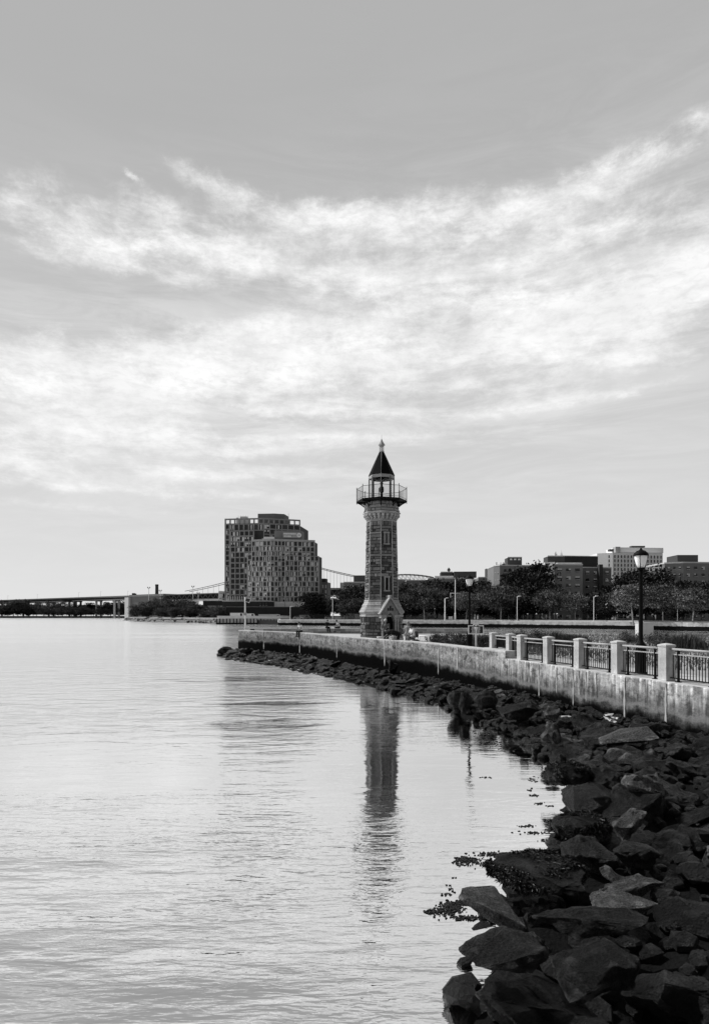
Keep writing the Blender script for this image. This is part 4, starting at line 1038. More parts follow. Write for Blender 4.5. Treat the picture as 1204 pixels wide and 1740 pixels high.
# small rubble packed between the boulders
random.seed(101); rub = MB()
for k in range(1500):
    i = random.random() * 82 if k % 3 else 40 + random.random() * 40; ii = int(i); fr_ = i - ii; wp = WS[ii].lerp(WS[ii + 1], fr_); sp = SS[ii].lerp(SS[ii + 1], fr_)
    t = random.uniform(.03, 1.05); p = wp.lerp(sp, t); s_ = random.uniform(.07, .24); z = slope_z(i, t) + random.uniform(-.02, .16) * (1 if i > 38 else .4)
    if p.y < 3: continue
    Mx = Matrix.Translation((p.x, p.y, z)) @ Matrix.Rotation(random.uniform(0, 6.3), 4, 'Z') @ Matrix.Rotation(random.gauss(0, .35), 4, 'X') @ Matrix.Rotation(random.gauss(0, .35), 4, 'Y')
    r0 = [random.uniform(.7, 1.1) * s_ for _ in range(6)]
    rings = []
    for zz, kk in ((-.5, .6), (-.1, 1.0), (.25, .9), (.5, .5)): rings.append([Mx @ Vector((r0[j] * kk * cos(j * pi / 3), r0[j] * kk * .75 * sin(j * pi / 3), zz * s_ * .8 + random.uniform(-.1, .1) * s_)) for j in range(6)])
    rub.loft(rings)
tag(rub.build('rubble', ROCKWET), 'broken stone packed between the boulders along the seawall', 'rubble', kind='stuff')
# seaweed on the weedy boulders and afloat
def weed_on(obj, n, name, label, seed):
    rnd = random.Random(seed); mb = MB(); me = obj.data; bpy.context.view_layer.update(); M = obj.matrix_world.copy()
    polys = [p for p in me.polygons]; N3 = M.to_3x3().inverted().transposed()
    for k in range(n):
        p = rnd.choice(polys); nr = (N3 @ p.normal).normalized()
        if nr.z < -.1: continue
        c = M @ p.center
        if noise.noise(c * 2.6) < -.12: continue
        if c.z < -.12: continue
        c += nr * rnd.uniform(0, .03)
        d = Vector((rnd.gauss(0, 1), rnd.gauss(0, 1), rnd.gauss(0, .5) - .4)); d = (d - nr * d.dot(nr) * .8).normalized(); l = rnd.uniform(.025, .075); s = d.cross(nr).normalized() * rnd.uniform(.0025, .006)
        a = mb.ring([c - s, c + s, c + d * l * .6 + s * 1.3 + nr * rnd.uniform(.002, .015), c + d * l + nr * .004, c + d * l * .6 - s * 1.3 + nr * rnd.uniform(.002, .015)])
        mb.face(a)
    o = mb.build(name, WEED); tag(o, label, 'seaweed', kind='stuff')
WEED = pm("seaweed", .005, .4, .6, 9, spec=.22)
weed_on(weed1, 26000, 'seaweed', 'shaggy seaweed covering the low mound above the flat slab', 1)
weed_on(weed2, 11000, 'seaweed', 'seaweed draped over the waterline boulder behind the big black one', 2)
weed_on(weed3, 9000, 'seaweed', 'seaweed draped over the mound below the seawall bend', 3)
def floating(name, label, spots, seed):
    rnd = random.Random(seed); mb = MB()
    for (u, v, ru, rv, n) in spots:
        for k in range(n):
            uu = u + rnd.gauss(0, ru * .5); vv = v + rnd.gauss(0, rv * .5)
            if vv < 1060: continue
            Z = EYE * F / (vv - 1046); x = gx(uu, Z); sz = rnd.uniform(.006, .022) * (Z / 9) ** .5
            m = rnd.randint(5, 8); ph = rnd.uniform(0, 6.28); asp = rnd.uniform(.3, .9)
            pts = [(x + sz * cos(ph + 2 * pi * j / m) * rnd.uniform(.5, 1.3), Z + sz * asp * 1.6 * sin(ph + 2 * pi * j / m) * rnd.uniform(.5, 1.3), rnd.uniform(.003, .014)) for j in range(m)]
            a = mb.ring(pts); mb.face(a); b = mb.ring([(q[0], q[1], -.01) for q in pts])
            for j in range(m): mb.face((a[j], b[j], b[(j + 1) % m], a[(j + 1) % m]))
    tag(mb.build(name, WEED), label, 'seaweed', kind='stuff')
floating('floating_seaweed', 'dark flecks of seaweed afloat off the weed mound and slab', [(795, 1463, 22, 6, 220), (850, 1452, 40, 4, 240), (765, 1545, 22, 9, 260), (735, 1550, 12, 5, 70), (780, 1535, 28, 4, 160), (768, 1512, 8, 8, 10), (757, 1520, 9, 3, 10), (773, 1492, 4, 1, 5), (800, 1560, 40, 4, 160)], 1)
floating('floating_seaweed', 'small rafts of seaweed afloat off the waterline boulders', [(893, 1404, 14, 2, 26), (905, 1415, 24, 2.5, 40), (925, 1428, 10, 2, 16), (908, 1352, 8, 1.6, 22), (916, 1366, 8, 1.6, 22), (935, 1370, 6, 1, 10), (900, 1342, 4, 4, 6), (826, 1321, 12, 1.5, 18), (845, 1262, 12, 8, 30), (905, 1325, 10, 4, 16), (820, 1245, 30, 8, 60), (928, 1395, 6, 3, 10)], 2)

# drift on the pile
p = at(1036, 1222, 17.2); t_ = thing('plastic_litter', 'crumpled pale scrap of litter lying at the foot of the railed seawall', 'litter', (p.x, p.y, p.z))
mb = MB(); random.seed(5)
for k in range(9):
    c = Vector((random.uniform(-.16, .16), random.uniform(-.1, .1), random.uniform(-.03, .12))); a = [c + Vector((random.uniform(-.12, .12), random.uniform(-.12, .12), random.uniform(-.07, .07))) for _ in range(4)]; mb.face(mb.ring(a)); mb.face(mb.ring([q + Vector((0, 0, -.006)) for q in a[::-1]]))
mb.build('sheet', PALECL, t_)
a, b_ = at(953, 1218, 18.6), at(976, 1220, 18.2); mb = MB(); mb.tube((0, 0, 0), (b_ - a) * .5 + Vector((0, 0, .03)), .035, .03, 7); mb.tube((b_ - a) * .5 + Vector((0, 0, .03)), b_ - a, .03, .012, 7)
tag(mb.build('driftwood', pm("bleached_driftwood", .3, .9, .3, 6), None, a), 'bleached driftwood stick lying across the boulders under the railed seawall', 'driftwood')
# ================================================================== FAR SHORE: LAND
FZ = 1.95
SH = [(1400, 128), (1204, 145), (1083, 160), (960, 174), (850, 188), (720, 202), (600, 215), (473, 230), (471.5, 262)]
shp = [(gx(u, Z), Z) for u, Z in SH]
mb = MB()
land = shp + [(gx(473, 250), 250), (gx(420, 262), 262), (gx(372, 272), 272), (gx(330, 302), 302), (gx(260, 372), 372), (gx(212, 452), 452), (gx(240, 520), 520), (gx(330, 620), 620), (gx(420, 900), 900), (1500, 900), (1500, 60), (250, 60)]
a = mb.ring([(x, y, FZ - .25) for x, y in land]); mb.face(a if False else a[::-1]); b = mb.ring([(x, y, -1) for x, y in land])
n = len(a)
for i in range(n): mb.face((a[i], a[(i + 1) % n], b[(i + 1) % n], b[i]))
tag(mb.build('far_shore_land', EARTH), kind='structure')
mb = MB(); pts = [(-1600, 930), (gx(100, 960), 960), (gx(245, 1000), 1000), (gx(300, 1100), 1100), (800, 1400), (800, 4000), (-3000, 4000), (-3000, 930)]
mb.prism(pts, -1, 2.2); tag(mb.build('far_bank_land', EARTH), kind='structure')

def seaface_mat():
    m = bpy.data.materials.new("promenade_concrete"); m.use_nodes = True
    t = NT(m.node_tree); b = t.n['Principled BSDF']
    pos = t.new('ShaderNodeNewGeometry').outputs['Position']; z = t.sep(pos)[2]
    n = t.noise(t.mapping(pos, sc=(1, 1, 2)), .6, 6, .65); n2 = t.noise(t.mapping(pos, sc=(1, 1, .2)), 1.6, 4, .6)
    c = t.m('ADD', .40, t.m('ADD', t.m('MULTIPLY', t.m('SUBTRACT', n, .5), .7), t.m('MULTIPLY', t.m('SUBTRACT', n2, .5), .35)))
    k = t.mr(t.m('ADD', z, t.m('MULTIPLY', t.m('SUBTRACT', n, .5), .55)), .92, 1.06)
    c = t.mix(k, .006, c)
    t.l.new(t.comb(c, c, c), b.inputs['Base Color']); b.inputs['Roughness'].default_value = .9; b.inputs['Specular IOR Level'].default_value = .05
    return m
PROM = seaface_mat()
pw = thing('promenade_wall', 'long pale concrete promenade wall with a black tidal foot along the far shore', 'seawall', (shp[-1][0], shp[-1][1], 0))
o0 = Vector(shp[-1]); mb = MB(); rr = []
for (x, y), (u, Z) in zip(shp, SH):
    x -= o0.x; y -= o0.y
    rr.append([(x, y - .3, -.5), (x, y - .3, .95), (x, y - .32, 1.75), (x, y - .3, 1.95), (x, y + 7, 1.98), (x, y + 7, 1)])
mb.loft(rr, closed=True); mb.build('wall_face', PROM, pw)
mb = MB(); rr = []
for (x, y) in shp: x -= o0.x; y -= o0.y; rr.append([(x, y + 5.2, 1.9), (x, y + 5.2, 2.28), (x, y + 5.7, 2.28), (x, y + 5.7, 1.9)])
mb.loft(rr, closed=True); mb.build('kerb', pm("promenade_kerb", .5, .9, .2, 1), pw)

# dock of pale panels between dark piles
dk = thing('dock', 'long low dock faced with pale panels between dark piles on the far shore', 'dock', (gx(368, 258), 258, 0))
mb = MB(); L = gx(476, 255) - gx(368, 258); mb.box(0, L, 0, 12, .6, 2.2); mb.box(0, L, -.1, 12, -.5, .6, 1); mb.build('deck', [pm("dock_panel", .42, .9, .45, .5), MUD], dk)
random.seed(2); n = 19
for k in range(n + 1):
    x = L * k / n; mb = MB(); mb.box(x - .16, x + .16, -.35, -.05, -.5, 2.35 if k < 14 else 2.0); mb.build('pile', BLACK, dk)
mb = MB(); L2 = gx(490, 258) - gx(368, 258); mb.box(gx(368, 258) * 0, L2, 1.2, 5, 2.35, 3.35); mb.build('long_shed', pm("shed_white_sheet", .72, .6, .15, .8), dk)
mb = MB(); mb.box(-.2, L2 + .3, 1.0, 5.3, 3.37, 3.5); mb.build('shed_roof', pm("shed_roof_sheet", .62, .6, .15, .5), dk)

# ================================================================== FAR BUILDINGS
BR1 = pm("far_brick", .22, .95, .12, .35, tint=True); BRD = pm("far_dark_brick", .065, .95, .12, .4); BRM = pm("far_mid_brick", .17, .95, .12, .4)
PALEB = pm("white_rendered_wall", .88, .9, .06, .2); PARAP = pm("pale_parapet", .6, .9, .2, .5)
FRAME = pm("tower_block_frame", .30, .85, .12, .3); FRAMEL = pm("tower_block_pier", .42, .85, .12, .3); INFILL = pm("tower_block_infill", .09, .8, .2, .3)
W_D = pm("window_black", .006, .15, .2, 1, spec=.5); W_M = pm("window_grey", .035, .2, .3, .5, spec=.5); W_L = pm("window_blind", .66, .7, .2, 1); W_S = pm("window_sky", .5, .08, .1, 1, metal=.6)
def frameM(A, B, z):      # local frame along a facade: x along, -y outwards
    d = Vector((B[0] - A[0], B[1] - A[1], 0)); L = d.length; d.normalize(); n = Vector((-d.y, d.x, 0))
    M = Matrix(((d.x, n.x, 0, A[0]), (d.y, n.y, 0, A[1]), (0, 0, 1, z), (0, 0, 0, 1))); return M, L
class Bld:
    def __init__(s, name, label, u, Z, zb=FZ, group=None):
        s.o = thing(name, label, 'building', (gx(u, Z), Z, zb), 0, group); s.org = Vector((gx(u, Z), Z, zb)); s.count = 0; s.rest = MB(); s.vars = {}
    def loc(s, u, Z): return (gx(u, Z) - s.org.x, Z - s.org.y)
    def z(s, v, Z): return gz(v, Z) - s.org.z
    def body(s, name, pts, vtop, depth, mat, vbot=None, parapet=None, Zt=None):
        """pts: [(u, Z)...] along the visible faces left to right, closed behind by depth"""
        P = [s.loc(u, Z) for u, Z in pts]; zt = s.z(vtop, Zt or min(Z for u, Z in pts)); zb = -2.5 if vbot is None else s.z(vbot, Zt or min(Z for u, Z in pts))
        poly = P + [(P[-1][0] + depth * .15, max(P[-1][1], P[0][1]) + depth), (P[0][0] + depth * .05, max(P[-1][1], P[0][1]) + depth)]
        mb = MB(); mb.prism(poly, zb, zt); o = mb.build(name, mat, s.o)
        if parapet:
            m2 = MB(); c = Vector((sum(p[0] for p in poly) / len(poly), sum(p[1] for p in poly) / len(poly)))
            q = [(c.x + (p[0] - c.x) * 1.012, c.y + (p[1] - c.y) * 1.012) for p in poly]; m2.prism(q, zt + .02, zt + parapet); m2.build('parapet', PARAP, o)
        return zt
    def facade(s, A, B, vt, vb, rows, cols, style, wfrac=.7, hfrac=.62, skip=None, piers=None, bands=None, seed=0, Zt=None, cap=100):
        rnd = random.Random(seed); a, b = s.loc(*A), s.loc(*B); Zr = Zt or min(A[1], B[1]); z1, z0 = s.z(vt, Zr), s.z(vb, Zr)
        M, L = frameM(a, b, 0); cw, rh = L / cols, (z1 - z0) / rows
        if piers:
            for c in range(cols + 1): mb = MB(); mb.box(c * cw - piers / 2, c * cw + piers / 2, -.34, .02, z0, z1 + .15, M=M); mb.build('pier', FRAMEL, s.o)
        if bands:
            for r in range(rows + 1): mb = MB(); mb.box(-.1, L + .1, -.26, .02, z0 + r * rh - bands / 2, z0 + r * rh + bands / 2, M=M); mb.build('floor_band', FRAME, s.o)
        for r in range(rows - 1, -1, -1):
            for c in range(cols):
                if skip and skip(r, c, rnd): continue
                k = style(r, c, rnd); key = (round(cw, 2), round(rh, 2), k, wfrac, hfrac)
                T = M @ Matrix.Translation(((c + .5) * cw, -.03, z0 + (r + .5) * rh))
                if s.count < cap:
                    if key not in s.vars: m_ = MB(); draw_win(m_, k, cw * wfrac, rh * hfrac); o = m_.build('window', [W_D, W_M, W_L, W_S, FRAME, PARAP], s.o); s.vars[key] = o.data
                    else: o = link('window', s.vars[key], s.o)
                    o.matrix_local = T; s.count += 1
                else: draw_win(s.rest, k, cw * wfrac, rh * hfrac, T)
    def done(s):
        if s.rest.f: tag(s.rest.build('window', [W_D, W_M, W_L, W_S, FRAME, PARAP], s.o), kind='stuff')
def draw_win(mb, k, w_, h_, M=None):
    """k = kind string: one letter per light, d dark m mid l blind s sky; upper case adds an air conditioner or half blind"""
    n = len(k)
    for i, c in enumerate(k):
        x0 = -w_ / 2 + w_ * i / n; x1 = x0 + w_ / n - .06; mi = 'dmls'.index(c.lower())
        if c.isupper():
            mb.box(x0, x1, -.03, .03, -h_ / 2, 0, 0, M=M); mb.box(x0, x1, -.05, .03, 0, h_ / 2, 2, M=M)
        else: mb.box(x0, x1, -.03, .03, -h_ / 2, h_ / 2, mi, M=M)
    mb.box(-w_ / 2 - .05, w_ / 2, -.09, .03, -h_ / 2 - .12, -h_ / 2 - .01, 5 if n <= 2 else 4, M=M)
def tower_style(r, c, rnd):
    q = rnd.random()
    if q < .18: return 'dd'
    if q < .40: return rnd.choice(['dl', 'ld', 'lL'])
    if q < .62: return rnd.choice(['dm', 'md', 'ml'])
    if q < .68: return 'mm'
    return rnd.choice(['lml', 'dlm', 'LmD', 'mld', 'sd', 'ls'])
# rear tower block
FR_KEEP = (FRAME, FRAMEL); FRAME, FRAMEL = pm('rear_tower_frame', .26, .85, .12, .3), pm('rear_tower_pier', .32, .85, .12, .3)  # darker copies: the rear tower's shade put into its frame colours
t1 = Bld('apartment_tower', 'taller grid-fronted apartment tower with open crown frame and grey roof box', 446, 347)
t1.body('core', [(384, 350.5), (448, 347.5), (509, 354.5)], 890, 22, INFILL, Zt=347.5)
t1.facade((383, 350), (398, 349.4), 890, 1024, 15, 2, tower_style, .74, .66, piers=.75, bands=.55, seed=1, Zt=347)
t1.facade((398, 349.4), (448, 347), 890, 901, 1, 6, lambda r, c, q: q.choice(['dm', 'mm', 'dlm', 'ml']), .78, .8, piers=.7, bands=.6, seed=2, Zt=347)
def lowstyle(r, c, q):
    if r < 9 and c in (0, 1, 2, 3) and q.random() < .62: return 'd'  # black panes paint the shade of deep balcony bays
    return tower_style(r, c, q)
t1.facade((448, 347), (509, 354), 890, 1024, 15, 6, tower_style, .76, .7, piers=.55, bands=.5, seed=3, Zt=347)
t1.body('front_wing', [(392, 344.5), (431, 342.5)], 902, 5, INFILL, Zt=342.5)
t1.facade((392, 344), (431, 342), 902, 1020, 13, 5, lowstyle, .84, .7, piers=.5, bands=.5, seed=4, Zt=342)
# crown frame, open to the sky
mb = MB()
for A, B, n_ in (((383, 350), (448, 347), 8), ((448, 347), (509, 354), 7), ((388, 368), (505, 372), 12)):
    a, b = t1.loc(*A), t1.loc(*B); M, L = frameM(a, b, 0); z0, z1 = t1.z(890, 347), t1.z(880, 347)
    for c in range(n_ + 1): mb.box(L * c / n_ - .35, L * c / n_ + .35, -.3, .4, z0, z1 - .8, M=M)
    mb.box(-.35, L + .35, -.32, .45, z1 - .8, z1, M=M); mb.box(0, L, -.3, .02, z0 - .2, z0 + .5, M=M)
mb.build('crown_frame', FRAME, t1.o)
t1.body('roof_box', [(438, 352), (466, 351), (483, 353)], 872.5, 10, pm("roof_box_panel", .15, .8, .06, .2), vbot=890, Zt=351)
mb = MB(); a = t1.loc(405, 356); z = t1.z(889, 350)
mb.box(a[0], a[0] + 6.5, a[1], a[1] + 3, z, z + 3.6); mb.box(a[0] + 1, a[0] + 5, a[1], a[1] + 3, z + 3.6, z + 4.8); mb.box(a[0] - 1.2, a[0], a[1] - .2, a[1] + 2, z, z + 4.1)
for k in range(5): mb.tube((a[0] + k * 1.4, a[1], z + 3), (a[0] + k * 1.4, a[1], z + 5.4), .12, n=5)
mb.build('roof_plant', PARAP, t1.o)
mb = MB(); a = t1.loc(490, 352); mb.tube((a[0], a[1], t1.z(884, 350)), (a[0], a[1], t1.z(871, 350)), .18, .08, 6); mb.build('mast', GREYP, t1.o)
t1.done()
# front tower block
FRAME, FRAMEL = FR_KEEP
t2 = Bld('apartment_tower', 'stepped grid-fronted apartment block with a pale roof sign in front of the taller tower', 485, 330)
t2.body('core', [(428.5, 332.5), (460, 329.5), (534, 334.5)], 919, 8, INFILL, Zt=329.5)
t2.facade((428, 332), (460, 329), 919, 1023, 12, 5, tower_style, .72, .72, piers=.55, bands=.5, seed=5, Zt=329)
t2.facade((460, 329), (484, 330.6), 919, 1023, 12, 4, tower_style, .70, .72, piers=.5, bands=.5, seed=6, Zt=329, cap=100)
t2.facade((484, 330.6), (534, 334), 919, 946, 3, 7, tower_style, .74, .72, piers=.55, bands=.5, seed=7, Zt=329)
t2.body('shoulder', [(485, 326.5), (541.5, 331.5)], 944, 8, INFILL, Zt=326.5)
t2.facade((484.5, 326), (541, 331), 944, 1023, 9, 8, tower_style, .72, .72, piers=.55, bands=.45, seed=8, Zt=326)
t2.body('shoulder', [(421, 335.5), (432, 334.5)], 943, 8, INFILL, Zt=335)
t2.facade((421, 335), (429, 334), 943, 1023, 9, 1, tower_style, .8, .72, piers=.5, bands=.45, seed=9, Zt=335)
mb = MB()
for A, B in (((427.6, 331.9), (460, 328.9)), ((460, 328.9), (534.6, 333.9))):
    a, b = t2.loc(*A), t2.loc(*B); M, L = frameM(a, b, 0); z = t2.z(919, 329); mb.box(-.1, L + .1, -.4, .6, z, z + .95, M=M)
mb.build('roof_band', FRAMEL, t2.o)
rb_ = t2.body('roof_box', [(466, 334), (513, 336.5)], 901.5, 5, pm("roof_box_concrete", .22, .85, .08, .2), vbot=919, Zt=334)
a, b = t2.loc(480.5, 333.6), t2.loc(512, 335.2); M, L = frameM(a, b, 0); z = t2.z(909.3, 334)
mb = MB(); mb.box(0, L - 1, -.12, .1, z - 1.55, z + 1.55, M=M); ban = mb.build('banner', pm("banner_grey", .30, .7, .05, 1), t2.o)
mb = MB(); random.seed(4)
for rz_, x0, x1, h_ in ((z + .75, .4, 7.2, .85), (z - .6, .6, 4.6, .8), (z - .35, 5.0, 8.3, .14), (z - .8, 5.0, 8.3, .14)):
    x = x0
    while x < x1: l = random.uniform(.35, .75) if h_ > .3 else x1 - x0; l = min(l, x1 - x); mb.box(x, x + l, -.17, -.13, rz_ - h_ / 2, rz_ + h_ / 2, M=M); x += l + .13
mb.build('lettering', pm("banner_white", .8, .6, .03, 1), ban)
mb = MB(); zc_ = z + .1; c = M @ Vector((L - 1.3, -.2, zc_)); n_ = (M.to_3x3() @ Vector((0, -1, 0))); mb.tube(c, c + n_ * .1, 1.28, 1.28, 24, sm=False); em = mb.build('emblem', pm("banner_white", .8), ban)
mb = MB()
for x, l in ((-.55, .28), (-.2, .24), (.1, .26), (.42, .2)): q = M @ Vector((L - 1.3, -.31, 0)); Mx = M @ Matrix.Translation((L - 1.3 + x, -.32, zc_)); mb.box(0, l, -.02, .03, -.16, .16, M=Mx)
mb.build('emblem_lettering', pm("banner_dark", .08), em)
mb = MB(); a = t2.loc(448, 331.5); z = t2.z(918, 330); mb.box(a[0], a[0] + 5.6, a[1], a[1] + 2.5, z + .1, z + 2.0); mb.box(a[0] - 1, a[0] + .2, a[1] + .2, a[1] + 2, z + .1, z + 1.1); mb.build('roof_pavilion', pm("pavilion_white", .75), t2.o)
t2.done()
# small block right of the towers
b = Bld('apartment_block', 'small brick block with a dark roof box close beside the stepped tower', 548, 345)
b.body('wall', [(538, 345), (556, 346)], 989, 10, BRM); b.body('roof_box', [(541, 347), (553, 347)], 983, 6, BRD, vbot=989)
b.facade((541, 344.9), (556, 345.8), 992, 1045, 6, 3, lambda r, c, q: q.choice(['d', 'm', 'l']), .45, .6, seed=3); b.done()
# podium and hoardings in front
b = Bld('low_building', 'long low dark building at the foot of the towers', 425, 315)
b.body('wall', [(378, 316), (455, 314)], 1022, 10, pm("podium_dark_panel", .05, .8, .2, .2), parapet=.5)
b.facade((383, 315.5), (428, 314.5), 1012.5, 1020.5, 1, 12, lambda r, c, q: 'l', .4, .8, seed=2); b.facade((440, 314), (455, 313.7), 1022.5, 1030, 1, 3, lambda r, c, q: q.choice('dm'), .6, .7, seed=2); b.done()
ho = thing('site_hoarding', 'white site hoarding panels at the foot of the stepped tower', 'fence', (gx(466, 318), 318, FZ))
mb = MB(); L = gx(520, 318) - gx(466, 318); mb.box(0, L, 0, .3, gz(1031, 318) - FZ, gz(1022.5, 318) - FZ); mb.build('panel', pm("hoarding_white", .62, .7, .2, .3), ho)
mb = MB()
for k in range(4): mb.box(L * k / 3 - .12, L * k / 3 + .12, -.1, .02, -.5, gz(1022.3, 318) - FZ)
mb.build('post', GREYP, ho)
dw = thing('retaining_wall', 'long dark retaining wall behind the parked vehicles of the far shore', 'wall', (gx(384, 300), 300, FZ))
mb = MB(); L = gx(560, 296) - gx(384, 300); mb.box(0, L, 0, .6, -.5, gz(1031.5, 300) - FZ); mb.build('wall_face', pm("dark_retaining_wall", .035, .9, .3, .2), dw)
mb = MB(); mb.box(0, L, -.1, .7, gz(1031.5, 300) - FZ, gz(1030.8, 300) - FZ); mb.build('coping', FRAME, dw)

def brick_style(r, c, q): return q.choice(['dL', 'Dd', 'dd', 'ml', 'LD', 'dm', 'Dl'])
def one_style(r, c, q): return q.choice(['L', 'd', 'D', 'l', 'm'])
# brick blocks behind the trees, left to right
b = Bld('brick_block', 'brick block with a broad dark roof box just left of the tower', 612, 292)
b.body('wall', [(584.5, 292), (650, 290)], 990, 14, BR1, parapet=.5); b.body('roof_box', [(600.5, 296), (650, 295)], 977.5, 8, BRD, vbot=988)
b.facade((588, 291.8), (640, 290.3), 991, 1050, 6, 7, brick_style, .42, .36, seed=21); b.done()
b = Bld('brick_block', 'narrow low brick block immediately right of the stone tower', 682, 300)
b.body('wall', [(660, 300), (694, 299)], 985.5, 12, BR1, parapet=.45); b.facade((672, 299.8), (692, 299), 988, 1050, 6, 3, one_style, .34, .36, seed=22); b.done()
b = Bld('brick_block', 'wide brick block with pale roof terraces behind the plane trees right of the tower', 745, 285)
b.body('wall', [(690, 287), (736, 285)], 986.5, 14, BRM, parapet=.4); b.body('wing', [(727, 284), (822, 281)], 983.5, 12, BR1, parapet=.6)
b.body('roof_box', [(748.5, 288), (768.5, 288)], 972.5, 6, BRD, vbot=984, parapet=.35); b.body('roof_terrace', [(738, 286.5), (770, 286.5)], 978.5, 4, PARAP, vbot=983.5); b.body('roof_box', [(771, 286), (809, 285)], 971, 8, BRD, vbot=984)
mb = MB(); a = b.loc(762, 290); z = b.z(972, 290); mb.lathe([(.5, z), (.45, z + .5), (.75, z + .6), (.75, z + 1.3), (.4, z + 1.7), (.1, z + 2.1)], 10, a[0], a[1]); mb.build('roof_vent', BRD, b.o)
b.facade((694, 286.8), (734, 285), 988, 1050, 6, 5, brick_style, .4, .34, seed=23); b.facade((738, 283.6), (820, 281), 986, 1050, 6, 10, brick_style, .4, .34, seed=24); b.done()
b = Bld('brick_block', 'low brick block with a dark roof box left of the tall tree', 832, 262)
b.body('wall', [(812, 262), (858, 261)], 982, 12, BR1, parapet=.5); b.body('roof_box', [(827, 265), (848, 265)], 965.5, 6, BRD, vbot=982)
b.facade((814, 261.8), (840, 261.2), 985, 1050, 5, 3, brick_style, .4, .34, seed=25); b.done()
b = Bld('brick_block', 'tall brick block with a windowed roof box half hidden by the tall dark tree', 885, 226)
b.body('wall', [(838, 229), (848.5, 226), (936, 228)], 961.5, 14, BR1, parapet=.4); b.body('roof_box', [(862, 230), (886, 230)], 947.5, 6, BRD, vbot=961.5, parapet=.3)
b.facade((864, 229.8), (885, 229.8), 948.5, 952, 1, 3, lambda *q: 'l', .6, .6, seed=9)
b.facade((839, 228.8), (848, 226.3), 963, 1054, 7, 2, one_style, .4, .36, seed=26); b.facade((852, 225.8), (934, 227.6), 963, 1054, 7, 7, brick_style, .32, .38, seed=27)
mb = MB(); random.seed(6)
for k in range(12):
    a = b.loc(840 + random.random() * 20, 230); h_ = random.uniform(.8, 1.9); z = b.z(961.5, 226); mb.box(a[0], a[0] + random.uniform(.15, .6), a[1], a[1] + .4, z, z + h_)
mb.build('roof_plant', PARAP, b.o); b.done()
b = Bld('brick_block', 'sunlit brick block with pale parapet and a thin roof spire', 960, 214)
b.body('wall', [(918, 219), (941, 213.5), (989, 214)], 960.5, 12, pm("far_sunlit_brick", .27, .95, .12, .35), parapet=.55)  # sunlight on this block painted in as a lighter brick
b.body('roof_terrace', [(925, 217), (942, 216.5)], 955, 5, PARAP, vbot=960.5); b.body('roof_box', [(930, 219), (958.5, 219)], 945.5, 6, BRD, vbot=960, parapet=.35); b.body('roof_terrace', [(946, 216), (988, 216)], 956, 2, PARAP, vbot=960.3)
mb = MB(); a = b.loc(943, 222); z = b.z(945, 219); mb.box(a[0] - .4, a[0] + .6, a[1], a[1] + .8, z, z + 1.2); mb.lathe([(.3, z + 1.2), (.2, z + 1.9), (.05, z + 2)], 8, a[0] + .1, a[1] + .3); a = b.loc(953, 222)
for dx in (-.35, 0, .4): mb.tube((a[0] + dx, a[1], z), (a[0] + dx * .6, a[1], z + (2.6 if dx == 0 else 1.7)), .16, .02, 6)
mb.build('roof_spire', PARAP, b.o)
b.facade((922, 218.0), (940, 213.9), 963, 1054, 7, 2, one_style, .35, .36, seed=28); b.facade((942.5, 213.3), (988, 213.8), 962, 1054, 7, 3, brick_style, .52, .40, seed=29); b.done()
b = Bld('brick_block', 'darker brick wing with a projecting chimney stack and a huge black roof box', 1012, 222)
b.body('wall', [(988, 222), (1038, 224)], 965, 12, BRM, parapet=.4); b.body('stack', [(1017.5, 221), (1023.5, 221.3)], 959, 2, BRD); b.body('roof_box', [(958, 228), (1015, 230)], 945, 8, pm("black_roof_box", .03, .9, .1, .4), vbot=965, parapet=.25)
b.facade((991, 221.8), (1017, 222.8), 966.5, 1054, 7, 2, brick_style, .42, .38, seed=30); b.facade((1023.8, 223), (1037, 223.6), 966.5, 1054, 7, 1, one_style, .4, .38, seed=31); b.done()
b = Bld('white_building', 'white rendered building with rows of narrow dark windows above the trees', 1060, 318)
b.body('wall', [(1013.5, 322), (1040, 317.5), (1125, 321)], 939, 18, PALEB); b.body('upper_floor', [(1045, 321), (1126, 324)], 930, 10, pm("white_upper_wall", .8, .9, .06, .2), vbot=938.5)
b.body('roof_box', [(1045, 320.2), (1053, 320.2)], 929, 4, GREYP, vbot=938.5); b.body('roof_plant', [(1035, 323), (1044, 323)], 933, 3, BRD, vbot=936.5); b.body('roof_plant', [(1072, 325), (1095, 325)], 927.5, 3, BRD, vbot=930)
b.facade((1041, 317.2), (1125, 320.7), 942, 1000, 8, 15, lambda r, c, q: 'm' if c % 2 == 0 else 'd', .36, .66, seed=32, skip=None)
b.facade((1031, 318.6), (1037, 317.9), 942, 1000, 8, 1, lambda *q: 'd', .35, .66, seed=33); b.done()
b = Bld('brick_block', 'brick block behind the trees at the far right of the shore', 1165, 205)
b.body('wall', [(1128, 206), (1160, 203), (1240, 205)], 957, 14, BR1, parapet=.5); b.body('roof_box', [(1150, 209), (1185, 209)], 943, 8, BRD, vbot=957)
b.facade((1131, 205.6), (1159, 203), 959, 1054, 8, 3, brick_style, .4, .38, seed=34); b.facade((1162, 202.9), (1238, 204.7), 959, 1054, 8, 6, brick_style, .4, .38, seed=35); b.done()

